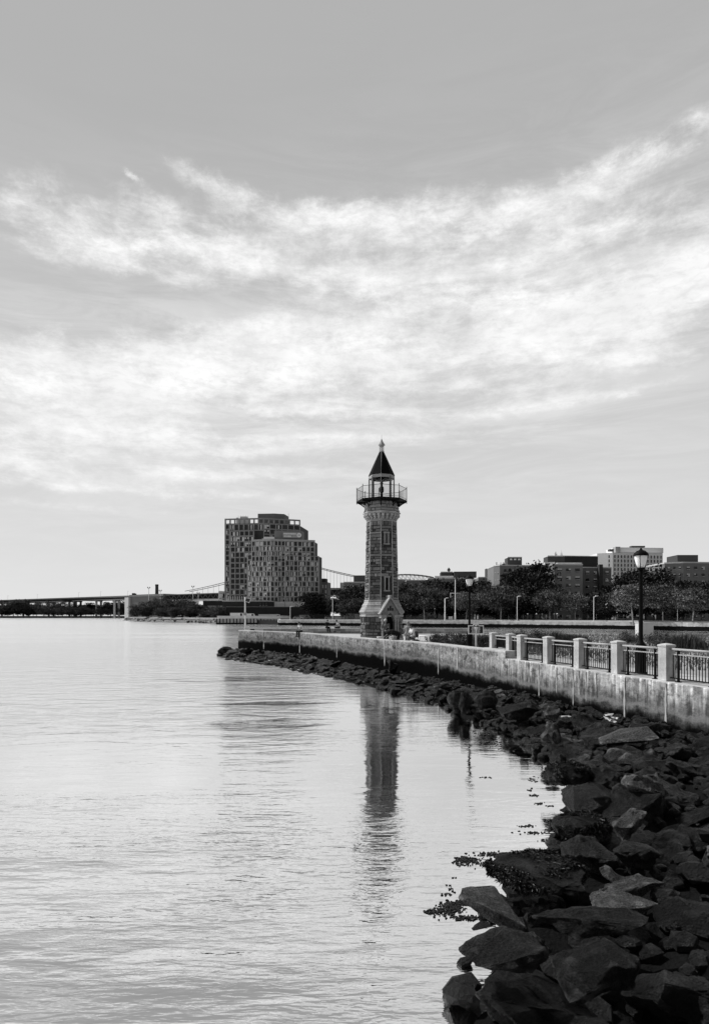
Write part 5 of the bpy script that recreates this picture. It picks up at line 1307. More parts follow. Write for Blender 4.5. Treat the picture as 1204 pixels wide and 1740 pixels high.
# ================================================================== BRIDGES
def bh(u): return 29 + (u - 120) * .0333
HB = 29.5
def bz(u): return HB * F / bh(u)
def bp(u, dz=0.0): Z = bz(u); return Vector((gx(u, Z), Z, EYE + HB + dz))
br = thing('suspension_bridge', 'long suspension bridge with trussed deck and concrete approach viaduct', 'bridge', bp(335) * Vector((1, 1, 0)) if False else (bp(335).x, bp(335).y, 0))
O = Vector((bp(335).x, bp(335).y, 0))
def deckbar(mb, u0, u1, z0, z1, wd, mi=0):
    a, b_ = bp(u0) - O, bp(u1) - O; mb.bar(a, b_, wd, EYE + HB + z0, EYE + HB + z1, mi)
mb = MB(); deckbar(mb, -260, 291, -1.3, 0, 26); deckbar(mb, -260, 291, -.1, 1.0, 27); mb.build('approach_deck', pm("bridge_concrete", .25, .9, .15, .05), br)
mb = MB(); deckbar(mb, -260, 228, -3.9, -1.3, 20); mb.build('girders', pm("bridge_shadow_steel", .03, .8, .1, .1), br)  # darker steel copy, shade under the deck put into its colour
mb = MB(); deckbar(mb, -260, 120, -5.6, -4.3, 27.5); deckbar(mb, 141, 228, -5.0, -4.0, 27.5); mb.build('lower_beam', pm("bridge_concrete", .25), br)
for u in (-210, -150, -100, -50, 0, 45, 88, 123, 134, 168.5, 199):
    a = bp(u) - O; mb = MB()
    for dy in (-10, 8): mb.box(a.x - 1.4, a.x + 1.4, a.y + dy - 1.2, a.y + dy + 1.2, 0, EYE + HB - 5)
    mb.box(a.x - 1.6, a.x + 1.6, a.y - 13, a.y + 11, EYE + HB - 6.5, EYE + HB - 4.6); mb.build('pier', CONC if u in (168.5, 199) else pm("bridge_pier_grey", .12), br)
mb = MB(); deckbar(mb, 232, 291, -32, 1.8, 24); mb.build('anchorage', pm("anchorage_concrete", .15, .9, .15, .08), br)
mb = MB(); a, b_ = bp(227.5) - O, bp(234) - O; mb.bar(a, b_, 31, 0, EYE + HB - 2, 0); mb.build('anchorage_pilaster', pm("white_concrete", .62), br)
mb = MB(); deckbar(mb, 291, 800, -.6, .5, 24); deckbar(mb, 291, 800, -7.6, -6.6, 24); mb.build('truss_deck', pm("bridge_steel", .14, .7, .1, .1), br)
mb = MB(); deckbar(mb, 291, 384, -9.4, -7.9, 22); mb.build('lower_beam', pm("white_concrete", .5), br)
mb = MB(); u = 291.0; s_ = 1
while u < 800:
    a, b_ = bp(u) - O, bp(u + 4.4) - O
    z0, z1 = EYE + HB - .5, EYE + HB - 6.8
    for dy in (-11.5, 11.5):
        mb.tube((a.x, a.y + dy, z0 if s_ > 0 else z1), (b_.x, b_.y + dy, z1 if s_ > 0 else z0), .55, n=4, sm=False)
    s_ = -s_; u += 4.4
mb.build('truss', pm("bridge_steel", .14), br)
mb = MB(); deckbar(mb, 291, 800, -6.4, -.8, 5); mb.build('truss_shade_fill', pm("bridge_shadow_steel", .03), br)  # dark slab added to paint the shade inside the open truss
def cablev(u):   # height above the horizon in photo pixels
    if u <= 500: t = (u - 318) / 182; return 41 + (94 - 41) * (t * .62 + t * t * .38)
    t = (u - 500) / 250; return 94 - 42 * (1 - (1 - t) ** 2)
def cp(u): Z = bz(u); return Vector((gx(u, Z), Z, EYE + cablev(u) * Z / F))
mb = MB(); us = [318 + 6 * k for k in range(72)]
for a, b_ in zip(us, us[1:]):
    for dy in (-11, 11): mb.tube(cp(a) - O + Vector((0, dy, 0)), cp(b_) - O + Vector((0, dy, 0)), .42, n=5)
mb.build('main_cable', pm("bridge_cable", .10), br)
for k, u in enumerate([330 + 9 * k for k in range(7)] + [545 + 5.6 * k for k in range(10)]):
    c = cp(u) - O; mb = MB(); mb.tube((c.x, c.y - 11, EYE + HB), (c.x, c.y - 11, c.z), .17, n=4); mb.build('hanger', pm("bridge_cable", .10), br)
a = bp(500) - O; mb = MB(); zt = EYE + 96 * bz(500) / F
for dy in (-12, 12): mb.box(a.x - 3, a.x + 3, a.y + dy - 2, a.y + dy + 2, 0, zt)
mb.box(a.x - 2, a.x + 2, a.y - 12, a.y + 12, zt - 6, zt - 2); mb.build('bridge_tower', GREYP, br)
a = bp(378.5) - O; mb = MB(); zz = EYE + HB
mb.loft([[(a.x - 3.2, a.y - 14, zz - 13), (a.x + 2.2, a.y - 14, zz - 13), (a.x + 2.2, a.y + 12, zz - 13), (a.x - 3.2, a.y + 12, zz - 13)], [(a.x - 2.6, a.y - 14, zz + 2.0), (a.x + 3.8, a.y - 14, zz + 2.0), (a.x + 3.8, a.y + 12, zz + 2.0), (a.x - 2.6, a.y + 12, zz + 2.0)], [(a.x - 1.5, a.y - 14, zz + 3), (a.x + 3.8, a.y - 14, zz + 2.6), (a.x + 3.8, a.y + 12, zz + 2.6), (a.x - 1.5, a.y + 12, zz + 3)]])
mb.box(a.x + 1.0, a.x + 2.6, a.y - 12, a.y - 8, 0, zz - 13); mb.box(a.x - 2.6, a.x - 1.6, a.y - 12, a.y - 8, 0, zz - 13); mb.build('cable_bent', pm("white_concrete", .62), br)
for u, hh in ((139.5, 9), (176.5, 9), (222.5, 8), (70, 9), (20, 9)):
    a = bp(u) - O; mb = MB(); mb.tube((a.x, a.y - 13, EYE + HB), (a.x, a.y - 13, EYE + HB + hh), .14, n=5); mb.box(a.x, a.x + 2, a.y - 13.1, a.y - 12.9, EYE + HB + hh - .2, EYE + HB + hh); mb.build('deck_lamp', GREYP, br)
b = Bld('warehouse', 'dark low warehouse under the trussed deck beside the white cable bent', 362, 520)
b.body('wall', [(345, 522), (384, 520)], 1021, 20, pm("warehouse_dark_wall", .035, .9, .2, .1), parapet=.6); b.body('lean_to', [(352, 512), (378, 511)], 1029, 6, pm("warehouse_pale_wall", .3, .9, .2, .1)); b.done()
b = Bld('shed', 'white shed glimpsed between the trees of the rocky point', 320, 540)
b.body('wall', [(312, 541), (328, 540)], 1019.5, 12, PALEB); b.done()
# truck and small vehicles on the viaduct
def truck(u, label, dark=True, group=None):
    p = bp(u, 1.0); t = thing('truck', label, 'truck', (p.x, p.y - 11, p.z))
    m_ = BLACK if dark else WHITE
    mb = MB(); mb.box(-2.9, 1.6, -1.2, 1.2, .9, 3.4); mb.build('cargo_box', m_, t)
    mb = MB(); mb.box(1.75, 3.3, -1.1, 1.1, .7, 2.7); mb.box(3.0, 3.34, -1, 1, 1.6, 2.5, 1); mb.build('cab', [m_, GLASSD], t)
    for x in (-2, -1, 2.4):
        mb = MB(); mb.tube((x, -1.2, .45), (x, 1.2, .45), .45, n=12); mb.build('wheel', BLACK, t)
truck(232.5, 'dark box truck crossing the viaduct above the anchorage')
ab = thing('arch_bridge', 'pale steel arch bridge trusswork curving above the roofs right of the tower', 'bridge', (gx(690, 1500), 1500, 0))
def av(u): return 976 + .00235 * (u - 690) ** 2
def apnt(u, v, dy): return Vector(((u - 690) * 1500 / F, dy, gz(v, 1500)))
mb = MB(); us = [584 + 7.06 * k for k in range(31)]
for dy in (0, 18):
    for i in range(30):
        a, b_ = us[i], us[i + 1]; lo = lambda u: av(u) + 9 + abs(u - 690) * .05
        mb.tube(apnt(a, av(a), dy), apnt(b_, av(b_), dy), 1.3, n=5); mb.tube(apnt(a, lo(a), dy), apnt(b_, lo(b_), dy), 1.1, n=5)
        mb.tube(apnt(a, av(a), dy), apnt(b_, lo(b_), dy), .55, n=4); mb.tube(apnt(a, lo(a), dy), apnt(a, av(a), dy), .5, n=4)
mb.build('arch', pm("arch_steel", .30), ab)
mb = MB(); p, q = apnt(560, 1001, 0), apnt(820, 1001, 0); mb.box(p.x, q.x, -2, 20, p.z - 6, p.z + 3); mb.build('deck', pm("arch_steel", .30), ab)
for u in (584, 796): p = apnt(u, 990, 0); mb = MB(); mb.box(p.x - 9, p.x + 9, -4, 22, 0, p.z); mb.build('abutment', CONC, ab)
ch_ = thing('chimney', 'single dark brick chimney rising behind the viaduct', 'chimney', (gx(266.7, 1100), 1100, 2))
mb = MB(); zt = gz(993, 1100) - 2; mb.lathe([(3.6, 0), (3.1, zt - 25), (2.7, zt - 3), (2.9, zt - 2.8), (2.9, zt)], 14); mb.build('shaft', BRD, ch_); mb = MB(); mb.lathe([(2.95, zt - 2), (2.95, zt - 1)], 14); mb.build('band', BLACK, ch_)

# ================================================================== TREES AND SHRUBS
def crown_mesh(seed, rx, ry, rz, clumps, per, leaf, low=.0, flat=1.0):
    """a crown of leaf clumps: uneven outline, gaps, each clump its own lightness; unit height about 1"""
    rnd = random.Random(seed); mb = MB()
    lob = [(rnd.uniform(0, 6.28), rnd.uniform(-.7, .9), rnd.uniform(.62, 1.30)) for _ in range(7)]
    for c in range(clumps):
        a = rnd.uniform(0, 2 * pi); zz = rnd.uniform(-1, 1); rr_ = (rnd.random() ** .42)
        k = 1.0
        for la, lz, ls in lob:
            d = cos(a - la) * .5 + .5 - abs(zz - lz) * .4
            if d > .6: k = max(k * .9, ls)
        r = math.sqrt(max(0, 1 - zz * zz)); cx, cy, cz = rx * r * cos(a) * rr_ * k, ry * r * sin(a) * rr_ * k, rz * zz * rr_ * k * (1 if zz > 0 else .8)
        cs = rnd.uniform(.06, .12); ti = rnd.uniform(.45, 1.55)
        for j in range(per):
            p = Vector((cx + rnd.gauss(0, cs), cy + rnd.gauss(0, cs), cz + rnd.gauss(0, cs * .42 * flat)))
            n_ = Vector((rnd.gauss(0, .6), rnd.gauss(0, .6), rnd.gauss(.5, .5))).normalized(); u_ = n_.orthogonal().normalized(); v_ = n_.cross(u_); s1 = leaf * rnd.uniform(.6, 1.3); s2 = s1 * rnd.uniform(.5, .9)
            ids = mb.ring([p - u_ * s1, p - v_ * s2, p + u_ * s1, p + v_ * s2]); mb.face(ids, 0, ti * rnd.uniform(.8, 1.2))
    return mb
def trunk_mesh(seed, h, r, spread, fork):
    rnd = random.Random(seed); mb = MB(); top = Vector((rnd.uniform(-.05, .05), 0, fork)); mb.tube((0, 0, -.08), top * .5, r, r * .8, 7); mb.tube(top * .5, top, r * .8, r * .62, 7)
    for k in range(6):
        a = rnd.uniform(0, 6.28); e = Vector((cos(a) * spread * rnd.uniform(.5, 1), sin(a) * spread * rnd.uniform(.5, 1), h * rnd.uniform(.6, .92)))
        m = top.lerp(e, .5) + Vector((0, 0, .03)); mb.tube(top, m, r * .5, r * .3, 5); mb.tube(m, e, r * .3, r * .1, 5)
        e2 = m + Vector((rnd.uniform(-.2, .2), rnd.uniform(-.2, .2), .2)); mb.tube(m, e2, r * .22, r * .06, 4)
    return mb
def tree_kind(name, seed, W_, fork, leafm, barkm, clumps=70, per=34, leaf=.028, r=.022, crown_lo=.3, flat=1.0):
    """everything scaled to a tree of height 1"""
    ch = 1 - crown_lo; mbc = crown_mesh(seed, W_ / 2, W_ / 2, ch / 2 * .88, clumps, per, leaf, flat=flat); s = .5
    cs = []
    for v in mbc.v: cs.append((v[0], v[1], v[2] + crown_lo + ch / 2))
    mbc.v = cs; cm = mbc.build('crown', leafm); tm = trunk_mesh(seed, 1, r, W_ * .4, fork).build('trunk', barkm)
    r_ = (cm.data, tm.data); bpy.data.objects.remove(cm); bpy.data.objects.remove(tm); return r_
# gaussian clump radii in crown_mesh suit unit-sized crowns
K = {}
_om = crown_mesh
K['plane'] = [tree_kind('p', 301 + k, .88, .34, LEAF, BARKPALE, 110, 60, .025, .020, .18) for k in range(3)]
K['dark'] = [tree_kind('d', 311 + k, .82, .28, LEAFDARK, BARK, 120, 60, .028, .024, .04) for k in range(3)]
K['pale'] = [tree_kind('q', 321 + k, .80, .36, LEAFPALE, BARKPALE, 95, 56, .023, .020, .22) for k in range(2)]
K['round'] = [tree_kind('r', 331 + k, 1.15, .18, LEAF, BARK, 100, 52, .030, .024, .0) for k in range(3)]
K['roundd'] = [tree_kind('s', 341 + k, 1.2, .18, LEAFDARK, BARK, 100, 52, .030, .024, .0) for k in range(2)]
def tree(kind, u, Z, vtop, label, group=None, zb=FZ, wide=1.0, k=None, name='tree', vbase=None):
    zt = gz(vtop, Z); h = zt - zb; rnd = random.Random(int(u * 7 + Z)); km = K[kind][(int(u) if k is None else k) % len(K[kind])]
    t = thing(name, label, 'tree', (gx(u, Z), Z, zb), rnd.uniform(0, 6.28), group); t.scale = (h * wide, h * wide, h)
    link('crown', km[0], t); link('trunk', km[1], t); return t
g = 'trees crowding the far shore right of the tower'
for (kd, u, Z, vt, wd, lb) in (('plane', 721, 212, 990, 1.05, 'broad plane tree with pale forked trunk, nearest right of the tower'), ('pale', 791, 205, 1003, 1.05, 'slim plane tree with a pale trunk just left of the lantern lamp post'),
        ('plane', 850, 198, 991, 1.15, 'plane tree with pale trunk before the tall brick block'), ('plane', 934, 190, 998, .9, 'dusky plane tree between the tall dark tree and the sunlit brick block'),
        ('pale', 977, 184, 1006, 1.0, 'low pale tree standing before the sunlit brick block'), ('pale', 1075, 160, 989, 1.15, 'pale leafy tree near the right side in front of dark trees'),
        ('dark', 903, 212, 948, .8, 'very tall dark tree covering the brick block, highest of the far shore'), ('dark', 880, 216, 968, .8, 'dark tree leaning against the left side of the tallest tree'),
        ('dark', 533, 262, 1004, 1.05, 'round dark tree at the foot of the stepped apartment tower'), ('roundd', 760, 236, 992, .9, 'dark tree filling the gap behind the white flagpole'),
        ('dark', 1035, 196, 1002, .9, 'dark tree behind the second thin white shore lamp'), ('plane', 1125, 158, 994, 1.1, 'plane tree on the far shore right of the pale leafy one'), ('plane', 1175, 150, 998, 1.1, 'pale-leaved tree at the far right of the shore')):
    tree(kd, u, Z, vt, lb, g, wide=wd)
random.seed(9)
for (u, Z, vt, kd) in ((688, 250, 1000, 'dark'), (700, 236, 992, 'dark'), (742, 246, 985, 'dark'), (735, 232, 999, 'plane'), (775, 240, 984, 'dark'), (788, 236, 986, 'dark'), (808, 232, 990, 'dark'), (822, 240, 981, 'dark'), (838, 226, 1000, 'dark'), (815, 222, 1008, 'dark'), (868, 212, 995, 'dark'), (890, 206, 1000, 'dark'), (918, 206, 985, 'dark'), (862, 208, 1018, 'dark'), (705, 228, 1012, 'dark'), (768, 226, 1014, 'dark')):
    lm = min((abs(u - m_), s_) for m_, s_ in ((690, 'just right of the stone tower'), (706, 'between the stone tower and the broad plane tree'), (735, 'right of the broad plane tree'), (744, 'left of the stout shore lamp'), (768, 'left of the flagpole'), (777, 'right of the flagpole'), (789, 'behind the slim plane tree'), (808, 'right of the lantern lamp post'), (816, 'above the marker sign'), (824, 'beneath the roof box left of the tall tree'), (838, 'above the first railing pier'), (862, 'behind the second railing pier'), (870, 'left of the shore lamp at the tall brick block'), (890, 'beneath the tallest tree'), (918, 'right of the tallest tree')))[1]
    tree(kd, u, Z, vt, ('taller' if vt < 993 else 'lower') + ' dark background tree ' + lm, 'dark trees behind the plane trees', wide=1.0)
for (u, Z, vt) in ((1010, 200, 1010), (1020, 206, 999), (1048, 204, 990), (1062, 210, 979), (1078, 200, 972), (1096, 206, 965), (1050, 186, 1004), (1090, 180, 990), (1012, 190, 1024), (1115, 190, 985), (1140, 184, 990), (1160, 188, 982), (1190, 176, 985), (1215, 170, 980), (1030, 180, 1022), (1150, 165, 1010)):
    lm = min((abs(u - m_), s_) for m_, s_ in ((1010, 'behind the thin white lamp before the brick wing'), (1021, 'right of the lamp before the brick wing'), (1031, 'below the end of the brick wing'), (1049, 'below the left end of the white building'), (1062, 'above the white parked car'), (1079, 'above the grey parked car'), (1094, 'beside the near lantern lamp post'), (1115, 'below the right end of the white building'), (1140, 'left of the far right shore lamp'), (1152, 'behind the far right shore lamp'), (1162, 'right of the far right shore lamp'), (1190, 'below the rightmost brick block'), (1215, 'at the far right edge of the shore')))[1]
    tree('dark', u, Z, vt, ('tall' if vt < 985 else 'mid-height' if vt < 1003 else 'low') + ' dark tree of the thicket ' + lm, 'dark thicket below the white building', wide=1.0)
for (u, Z, vt, kd) in ((566, 262, 1016, 'plane'), (582, 258, 1008, 'dark'), (600, 256, 998, 'plane'), (612, 252, 990, 'dark'), (626, 250, 996, 'dark'), (590, 244, 1018, 'plane'), (607, 240, 1014, 'plane'), (636, 246, 1000, 'plane'), (655, 250, 1004, 'dark'), (552, 270, 1022, 'plane')):
    tree(kd, u, Z, vt, 'tree in the shore grove between the apartment towers and the stone tower', 'grove left of the stone tower', wide=1.0)
for k, (u, Z, vt, wd) in enumerate(((233, 455, 1034, 1.2), (243, 440, 1028, 1.2), (258, 430, 1027, 1.1), (270, 418, 1023, 1.1), (284, 405, 1020, 1.1), (297, 396, 1020, 1.1), (310, 385, 1023, 1.1), (322, 372, 1026, 1.2), (333, 362, 1030, 1.2), (345, 350, 1034, 1.2), (356, 340, 1034, 1.2), (367, 330, 1036, 1.2), (250, 400, 1038, 1.3), (275, 372, 1036, 1.3), (300, 350, 1036, 1.3), (325, 335, 1040, 1.3), (350, 318, 1042, 1.3), (374, 300, 1036, 1.1), (382, 312, 1036, 1.1), (390, 318, 1034, 1.0))):
    tree('round' if k % 3 else 'roundd', u, Z, vt - 3 - (k * 7 % 5), 'bushy round tree on the rocky point under the bridge', 'trees on the rocky point', zb=2.0 if Z > 1 else 2, wide=wd)
random.seed(14)
for k in range(44):
    u = -60 + k * 7.4 + random.uniform(-4, 4); tree(random.choice(['round', 'round', 'roundd']), u, 1000 + random.uniform(-25, 60), random.uniform(1019, 1034), 'distant tree on the far bank under the viaduct', 'trees on the far bank under the viaduct', zb=2.2, wide=1.25)
# hedge-like ground cover at the far shore
mb = MB(); random.seed(3)
for k in range(5200):
    q = random.random() * (len(shp) - 1.001); i = int(q); a, b_ = Vector(shp[i]), Vector(shp[i + 1]); p = a.lerp(b_, q - i); y = random.uniform(10, 30); h_ = random.uniform(.1, .8)
    x_0 = p.x + random.uniform(-.3, .3); s_ = random.uniform(.2, .5); z_0 = FZ - .3
    ids = mb.ring([(x_0 - s_, p.y + y, z_0), (x_0 + s_, p.y + y + random.uniform(-.3, .3), z_0), (x_0 + s_ * .6, p.y + y + random.uniform(-.3, .3), z_0 + h_), (x_0 - s_ * .5, p.y + y, z_0 + h_ * .8)]); mb.face(ids, 0, random.uniform(.5, 1.5))
tag(mb.build('ground_cover', LEAF), 'rough grass and low scrub along the far promenade', 'grass', kind='stuff')

# shrubs and tall grass on the island
def shrub(u, Z, wpx, vtop, label, group=None, seed=1, kind='leafy', zb=GZ):
    wd = wpx / F * Z; h_ = gz(vtop, Z) - zb; t = thing('shrub', label, 'shrub', (gx(u, Z), Z, zb), 0, group); rnd = random.Random(seed); mb = MB(); st = MB()
    if kind == 'leafy':
        for c in range(46):
            a = rnd.uniform(0, 6.28); r = rnd.random() ** .5; cx, cy = cos(a) * r * wd / 2, sin(a) * r * wd * .35; cz = h_ * rnd.uniform(.12, .95) * (1 - .35 * r); ti = rnd.uniform(.4, 1.7)
            st.tube((cx * .3, cy * .3, 0), (cx, cy, cz), .012, .006, 4)
            for j in range(42):
                p = Vector((cx + rnd.gauss(0, wd * .06), cy + rnd.gauss(0, wd * .06), max(.02, cz + rnd.gauss(0, h_ * .09)))); n_ = Vector((rnd.gauss(0, .6), rnd.gauss(0, .6), rnd.gauss(.5, .5))).normalized(); u_ = n_.orthogonal().normalized(); v_ = n_.cross(u_); s1 = rnd.uniform(.03, .07)
                mb.face(mb.ring([p - u_ * s1, p - v_ * s1 * .5, p + u_ * s1, p + v_ * s1 * .5]), 0, ti)
    else:
        for j in range(900):
            cx, cy = rnd.uniform(-.5, .5) * wd, rnd.gauss(0, .35); hh = h_ * rnd.uniform(.45, 1.05) * (1 - 1.2 * (cx / wd) ** 2); dx, dy = rnd.gauss(0, .14), rnd.gauss(0, .14)
            a = Vector((cx, cy, 0)); m_ = a + Vector((dx * .4, dy * .4, hh * .6)); e = a + Vector((dx, dy, hh)); s1 = rnd.uniform(.012, .028)
            mb.face(mb.ring([a - Vector((s1, 0, 0)), a + Vector((s1, 0, 0)), m_ + Vector((s1 * .8, 0, 0)), e, m_ - Vector((s1 * .8, 0, 0))]), 0, rnd.uniform(.4, 1.5))
        st.tube((0, 0, 0), (0, .02, h_ * .6), .01, .005, 4)
    mb.build('foliage', LEAF, t); st.build('stem', BARK, t)
for i, (u, Z, w_, vt, lb, kd) in enumerate(((742, 41, 40, 1074, 'leafy dark shrub behind the seawall, first right of the guard rail', 'leafy'), (762, 40, 38, 1070, 'bushiest shrub behind the seawall left of the lamp post', 'leafy'), (782, 39, 30, 1075, 'shrub behind the seawall touching the lamp post', 'leafy'),
        (823, 36, 32, 1080, 'low shrub behind the marker sign', 'leafy'), (845, 37, 34, 1076, 'soft feathery grass clump behind the first two piers', 'grass'), (815, 38, 40, 1078, 'feathery grass clump right behind the marker sign post', 'grass'),
        (893, 40, 46, 1068, 'dense leafy shrub behind the third pier of the railing', 'leafy'), (915, 39, 44, 1069, 'leafy shrub behind the fourth pier of the railing', 'leafy'), (872, 40, 30, 1073, 'small shrub behind the second and third piers', 'leafy'),
        (944, 39, 52, 1071, 'tall grass clump behind the fourth panel of the railing', 'grass'), (975, 38, 50, 1076, 'tall grass clump behind the fifth pier of the railing', 'grass'), (1070, 44, 40, 1071, 'solitary leafy shrub on the lawn left of the pale cabinet', 'leafy'), (1120, 40, 50, 1072, 'shrub on the lawn right of the pale cabinet', 'leafy'), (1165, 34, 60, 1076, 'tall grass clump at the right end of the railing', 'grass'))):
    shrub(u, Z, w_, vt, lb, 'shrubs behind the seawall and railing', i + 5, kd)
mb = MB(); random.seed(31)      # short dry grass of the lawn
for k in range(26000):
    y = random.uniform(22, 62); x = random.uniform(8.5, 46)
    if x < 9.2 + (60 - y) * .0 and y > 44: continue
    if x < 20.2 - y * .38 and y < 30: continue
    h_ = random.uniform(.05, .2) * (1.6 if noise.noise(Vector((x, y, 0)) * .25) > .1 else .8); s_ = .03; dx = random.gauss(0, .04)
    mb.face(mb.ring([(x - s_, y, GZ), (x + s_, y, GZ), (x + dx, y + random.gauss(0, .04), GZ + h_)]), 0, random.uniform(.8, 2.6))
tag(mb.build('grass', LEAFPALE), 'short patchy grass of the lawn behind the railing', 'grass', kind='stuff')

# ================================================================== FAR SHORE FURNITURE
def pole(name, label, cat, u, Z, vtop, vb, r, extras, zb=FZ, group=None):
    t = thing(name, label, cat, (gx(u, Z), Z, zb), 0, group); h_ = gz(vtop, Z) - zb
    mb = MB(); mb.lathe([(r * 1.6, -.3), (r * 1.5, .3), (r, .5), (r * .7, h_)], 8); mb.build('mast', WHITE, t)
    extras(t, h_); return t
def cobra(t, h_):
    mb = MB(); mb.tube((0, 0, h_ - .1), (.5, -.3, h_ + .15), .07, n=6); mb.build('arm', WHITE, t); mb = MB(); mb.box(.35, 1.05, -.5, -.1, h_ + .1, h_ + .32); mb.build('lamp_head', WHITE, t)
for (u, Z, vt, lb) in ((493, 232, 1031, 'thin short white shore lamp before the stepped tower'), (565, 222, 1013, 'white shore lamp left of the stone tower'), (755.5, 201, 1017, 'stout white shore lamp left of the flagpole'), (878, 187, 1014, 'white shore lamp before the tall brick block'), (1008, 171, 1014, 'white shore lamp before the dark thicket'), (1150, 155, 1012, 'white shore lamp at the far right')):
    pole('shore_lamp', lb, 'street lamp', u, Z, vt, 1055, .10 if u != 755.5 else .20, cobra, group='white lamps along the far promenade')
def yard(t, h_):
    mb = MB(); z = h_ - gz(985, 200) + gz(1008, 200); mb.tube((-1.7, 0, z), (1.9, 0, z), .07, n=6); mb.build('crossarm', WHITE, t); mb = MB(); mb.tube((0, 0, 0), (0, 0, 2.6), .3, .22, 8); mb.build('base', WHITE, t)
    mb = MB(); mb.box(-1.7, -1.4, -.03, .03, z - 1.4, z - .15); mb.build('pennant', PALECL, t)
pole('flagpole', 'tall white flagpole with a crossarm among the far shore trees', 'flagpole', 773, 200, 985, 1055, .15, yard)
for (u, Z, vt) in ((738, 225, 1036), (946, 196, 1045), (941, 200, 1045), (911, 198, 1045), (1033, 185, 1042), (1048, 182, 1043), (896, 200, 1045)):
    t = thing('globe_lamp', 'small globe lamp on a short pole on the far shore', 'street lamp', (gx(u, Z), Z, FZ), 0, 'small globe lamps of the far shore'); h_ = gz(vt, Z) - FZ
    mb = MB(); mb.tube((0, 0, -.3), (0, 0, h_), .06, n=6); mb.build('mast', GREYP, t); mb = MB(); mb.lathe([(.05, h_), (.24, h_ + .12), (.28, h_ + .3), (.2, h_ + .5), (.02, h_ + .58)], 12); mb.build('globe', GLOBE, t)
t = thing('notice_board', 'white notice board beside the stout shore lamp', 'board', (gx(765, 203), 203, FZ)); mb = MB(); mb.box(-.7, .7, -.06, .06, .35, 1.35); mb.build('panel', WHITE, t)
for x in (-.6, .6): mb = MB(); mb.box(x - .05, x + .05, .06, .14, -.3, 1.35); mb.build('post', GREYP, t)
t = thing('wire_fence', 'wire fence of thin pale posts before the brick blocks on the far shore', 'fence', (gx(874, 193), 193, FZ)); L = gx(1080, 170) - gx(874, 193)
for k in range(15): mb = MB(); x = L * k / 14; mb.tube((x, -23 * k / 14 + 8, -.3), (x, -23 * k / 14 + 8, 1.9), .045, n=5); mb.build('post', PARAP, t)
mb = MB()
for z in (.5, 1.2, 1.85): mb.tube((0, 8, z), (L, -15, z), .022, n=4)
mb.build('wire', GREYP, t)
def car(u, Z, label, mat, L=4.4, h_=1.45, rz=0, van=False, group='vehicles parked on the far shore'):
    t = thing('parked_van' if van else 'parked_car', label, 'van' if van else 'car', (gx(u, Z), Z, FZ - .05), rz, group)
    if van: prof = [(-L / 2, .4), (L / 2, .4), (L / 2, 1.1), (L / 2 - .5, 1.25), (L / 2 - 1.1, h_), (-L / 2, h_)]
    else: prof = [(-L / 2, .35), (L / 2, .35), (L / 2, .75), (L / 2 - 1.0, .92), (L / 2 - 1.7, h_), (-L / 2 + .9, h_), (-L / 2 + .15, .95), (-L / 2, .85)]
    mb = MB(); mb.loft([[(x, -.85, z) for x, z in prof], [(x, .85, z) for x, z in prof]]); body = mb.build('body', mat, t)
    mb = MB()
    if van: mb.box(L / 2 - 2.0, L / 2 - 1.15, -.87, -.851, 1.15, h_ - .25)
    else:
        i = mb.ring([(L / 2 - 1.15, -.862, .93), (L / 2 - 1.75, -.862, h_ - .08), (-L / 2 + 1.0, -.862, h_ - .08), (-L / 2 + .4, -.862, .95)]); mb.face(i)
    mb.build('side_window', W_D, body)
    for x in (-L / 2 + .85, L / 2 - .85):
        for y in (-.8, .8): mb = MB(); mb.tube((x, y - .1, .33), (x, y + .1, .33), .33, n=12); mb.build('wheel', BLACK, t)
CARW, CARG, CARD = pm("car_white_paint", .7, .3), pm("car_grey_paint", .3, .3), pm("car_dark_paint", .05, .3)
for (u, Z, lb, m_, L, h_, van) in ((404, 272, 'white box van, leftmost vehicle behind the long dock shed', CARW, 6.5, 2.9, True), (424, 270, 'second white van right of the leftmost box van', CARW, 6.0, 2.6, True), (440, 275, 'pale car between the white vans and the site vehicles', CARG, 4.4, 1.5, False), (459, 280, 'long pale lorry behind the dock shed, widest of the parked vehicles', CARW, 10.5, 2.3, True),
        (484, 276, 'white pickup near the right end of the dock shed', CARW, 5.0, 1.7, False), (507, 262, 'white car left of the round dark tree', CARW, 4.5, 1.5, False), (518, 266, 'pale van just left of the round dark tree', CARG, 4.8, 2.0, True), (560, 262, 'pale car between the dark tree and the shore lamp', CARW, 4.4, 1.5, False),
        (733, 232, 'silver car under the broad plane tree', CARG, 4.4, 1.5, False), (784, 228, 'dark parked van between flagpole and slim plane tree', CARD, 4.8, 1.9, True), (830, 222, 'pale car in the dark gap left of the tall brick block', CARW, 4.4, 1.45, False), (1056, 186, 'white car below the dark thicket', CARW, 4.5, 1.5, False), (1080, 182, 'grey car right of the white car below the thicket', CARG, 4.4, 1.45, False), (612, 246, 'white camper van at the left edge of the stone tower', CARW, 4.6, 2.2, True)):
    car(u, Z, lb, m_, L, h_, 0, van)
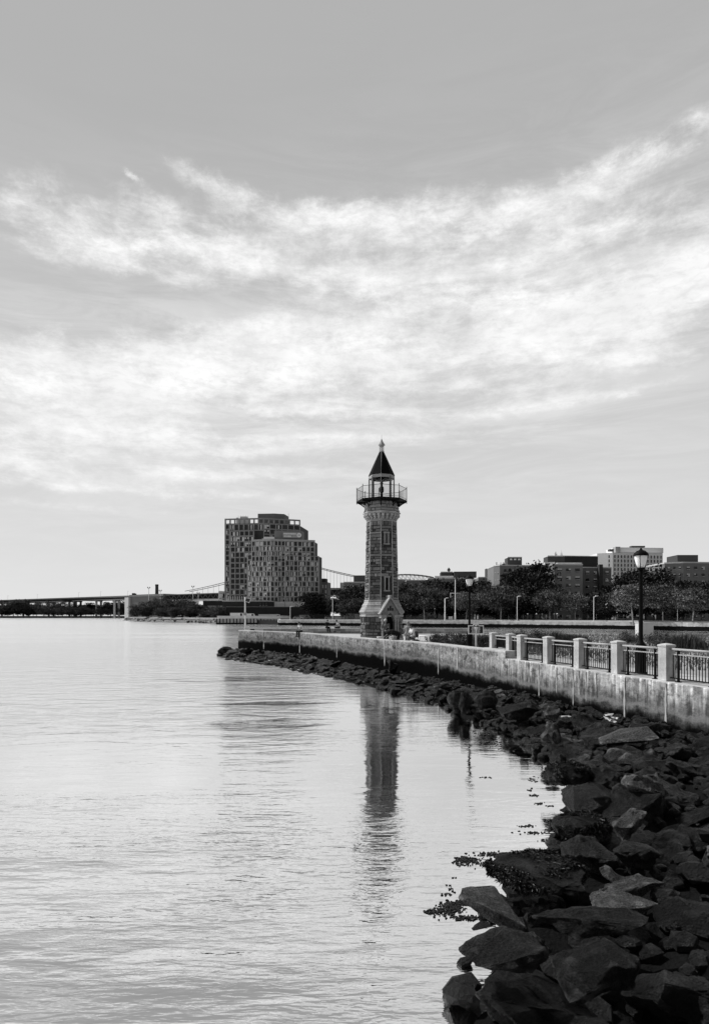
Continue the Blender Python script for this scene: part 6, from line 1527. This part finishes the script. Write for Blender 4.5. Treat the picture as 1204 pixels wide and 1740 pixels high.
# motorcycle-like pair near the white lamp: a bicycle leaning by the low tree
t = thing('bicycle', 'bicycle standing below the low pale tree on the promenade', 'bicycle', (gx(984, 181), 181, FZ))
for x in (-.52, .52):
    mb = MB(); mb.loft([[(x + .34 * cos(a) + 0, 0, .34 + .34 * sin(a)) for a in [2 * pi * k / 16 for k in range(16)]], [(x + .29 * cos(a), 0.03, .34 + .29 * sin(a)) for a in [2 * pi * k / 16 for k in range(16)]]], cap=False); mb.build('wheel', BLACK, t)
mb = MB()
for p, q in (((-.52, 0, .34), (-.15, 0, .85)), ((-.15, 0, .85), (.38, 0, .85)), ((.38, 0, .9), (.52, 0, .34)), ((-.1, 0, .32), (.38, 0, .85)), ((-.52, 0, .34), (-.1, 0, .32)), ((-.1, 0, .32), (-.17, 0, .95))): mb.tube(p, q, .03, n=5)
mb.build('frame', WHITE, t)
# riprap of the rocky point
random.seed(19); edge = [(212, 452), (236, 408), (260, 370), (295, 333), (330, 300), (352, 284), (372, 268)]
pts = [Vector((gx(u, Z), Z)) for u, Z in edge]
for k in range(44):
    q = k / 44 * (len(pts) - 1.001); i = int(q); p = pts[i].lerp(pts[i + 1], q - i); s_ = random.uniform(.8, 1.9); dn_ = random.choice([-.3, .6, 1.6])
    put_rock(random.choice(variants), (p.x + dn_, p.y + dn_ * 1.2 - .6, .9 + dn_ * .5), (R(random.uniform(-30, 30)), R(random.uniform(-30, 30)), random.uniform(0, 6)), (s_, s_, s_ * .9), 'pale rough stone in the riprap edge of the rocky point', 'riprap stones of the rocky point', FARROCK, name='riprap_stone')
mb = MB(); bk_ = [(p.x - 1.0, p.y - 2.2, -.3) for p in pts]; md = [(p.x + .2, p.y - .8, .95) for p in pts]; up = [(p.x + 3, p.y + 3, 2.6) for p in pts]
mb.loft([bk_, md, up], closed=False); tag(mb.build('rocky_bank', FARROCK), kind='structure')
# light posts on the rocky point
for (u, vt, vb, lb) in ((253, 999, 1026, 'white pole with a ball and side lamps, left of the chimney'), (272.6, 1004, 1020, 'white pole right of the chimney'), (328, 997, 1026, 'tallest white pole before the trussed deck'), (337, 1008, 1036, 'thin white pole with a box, right of the tallest one')):
    Z = 470; t = thing('light_pole', lb, 'street lamp', (gx(u, Z), Z, 2), 0, 'white poles on the rocky point'); h_ = gz(vt, Z) - 2
    mb = MB(); mb.tube((0, 0, 0), (0, 0, h_), .28, .2, 6); mb.build('mast', WHITE, t); mb = MB(); mb.box(-1.0, 1.0, -.15, .15, h_ - .3, h_); mb.box(-1.1, -.5, -.2, .2, h_, h_ + .8); mb.box(.5, 1.1, -.2, .2, h_, h_ + .8); mb.build('lamp_head', GREYP, t)
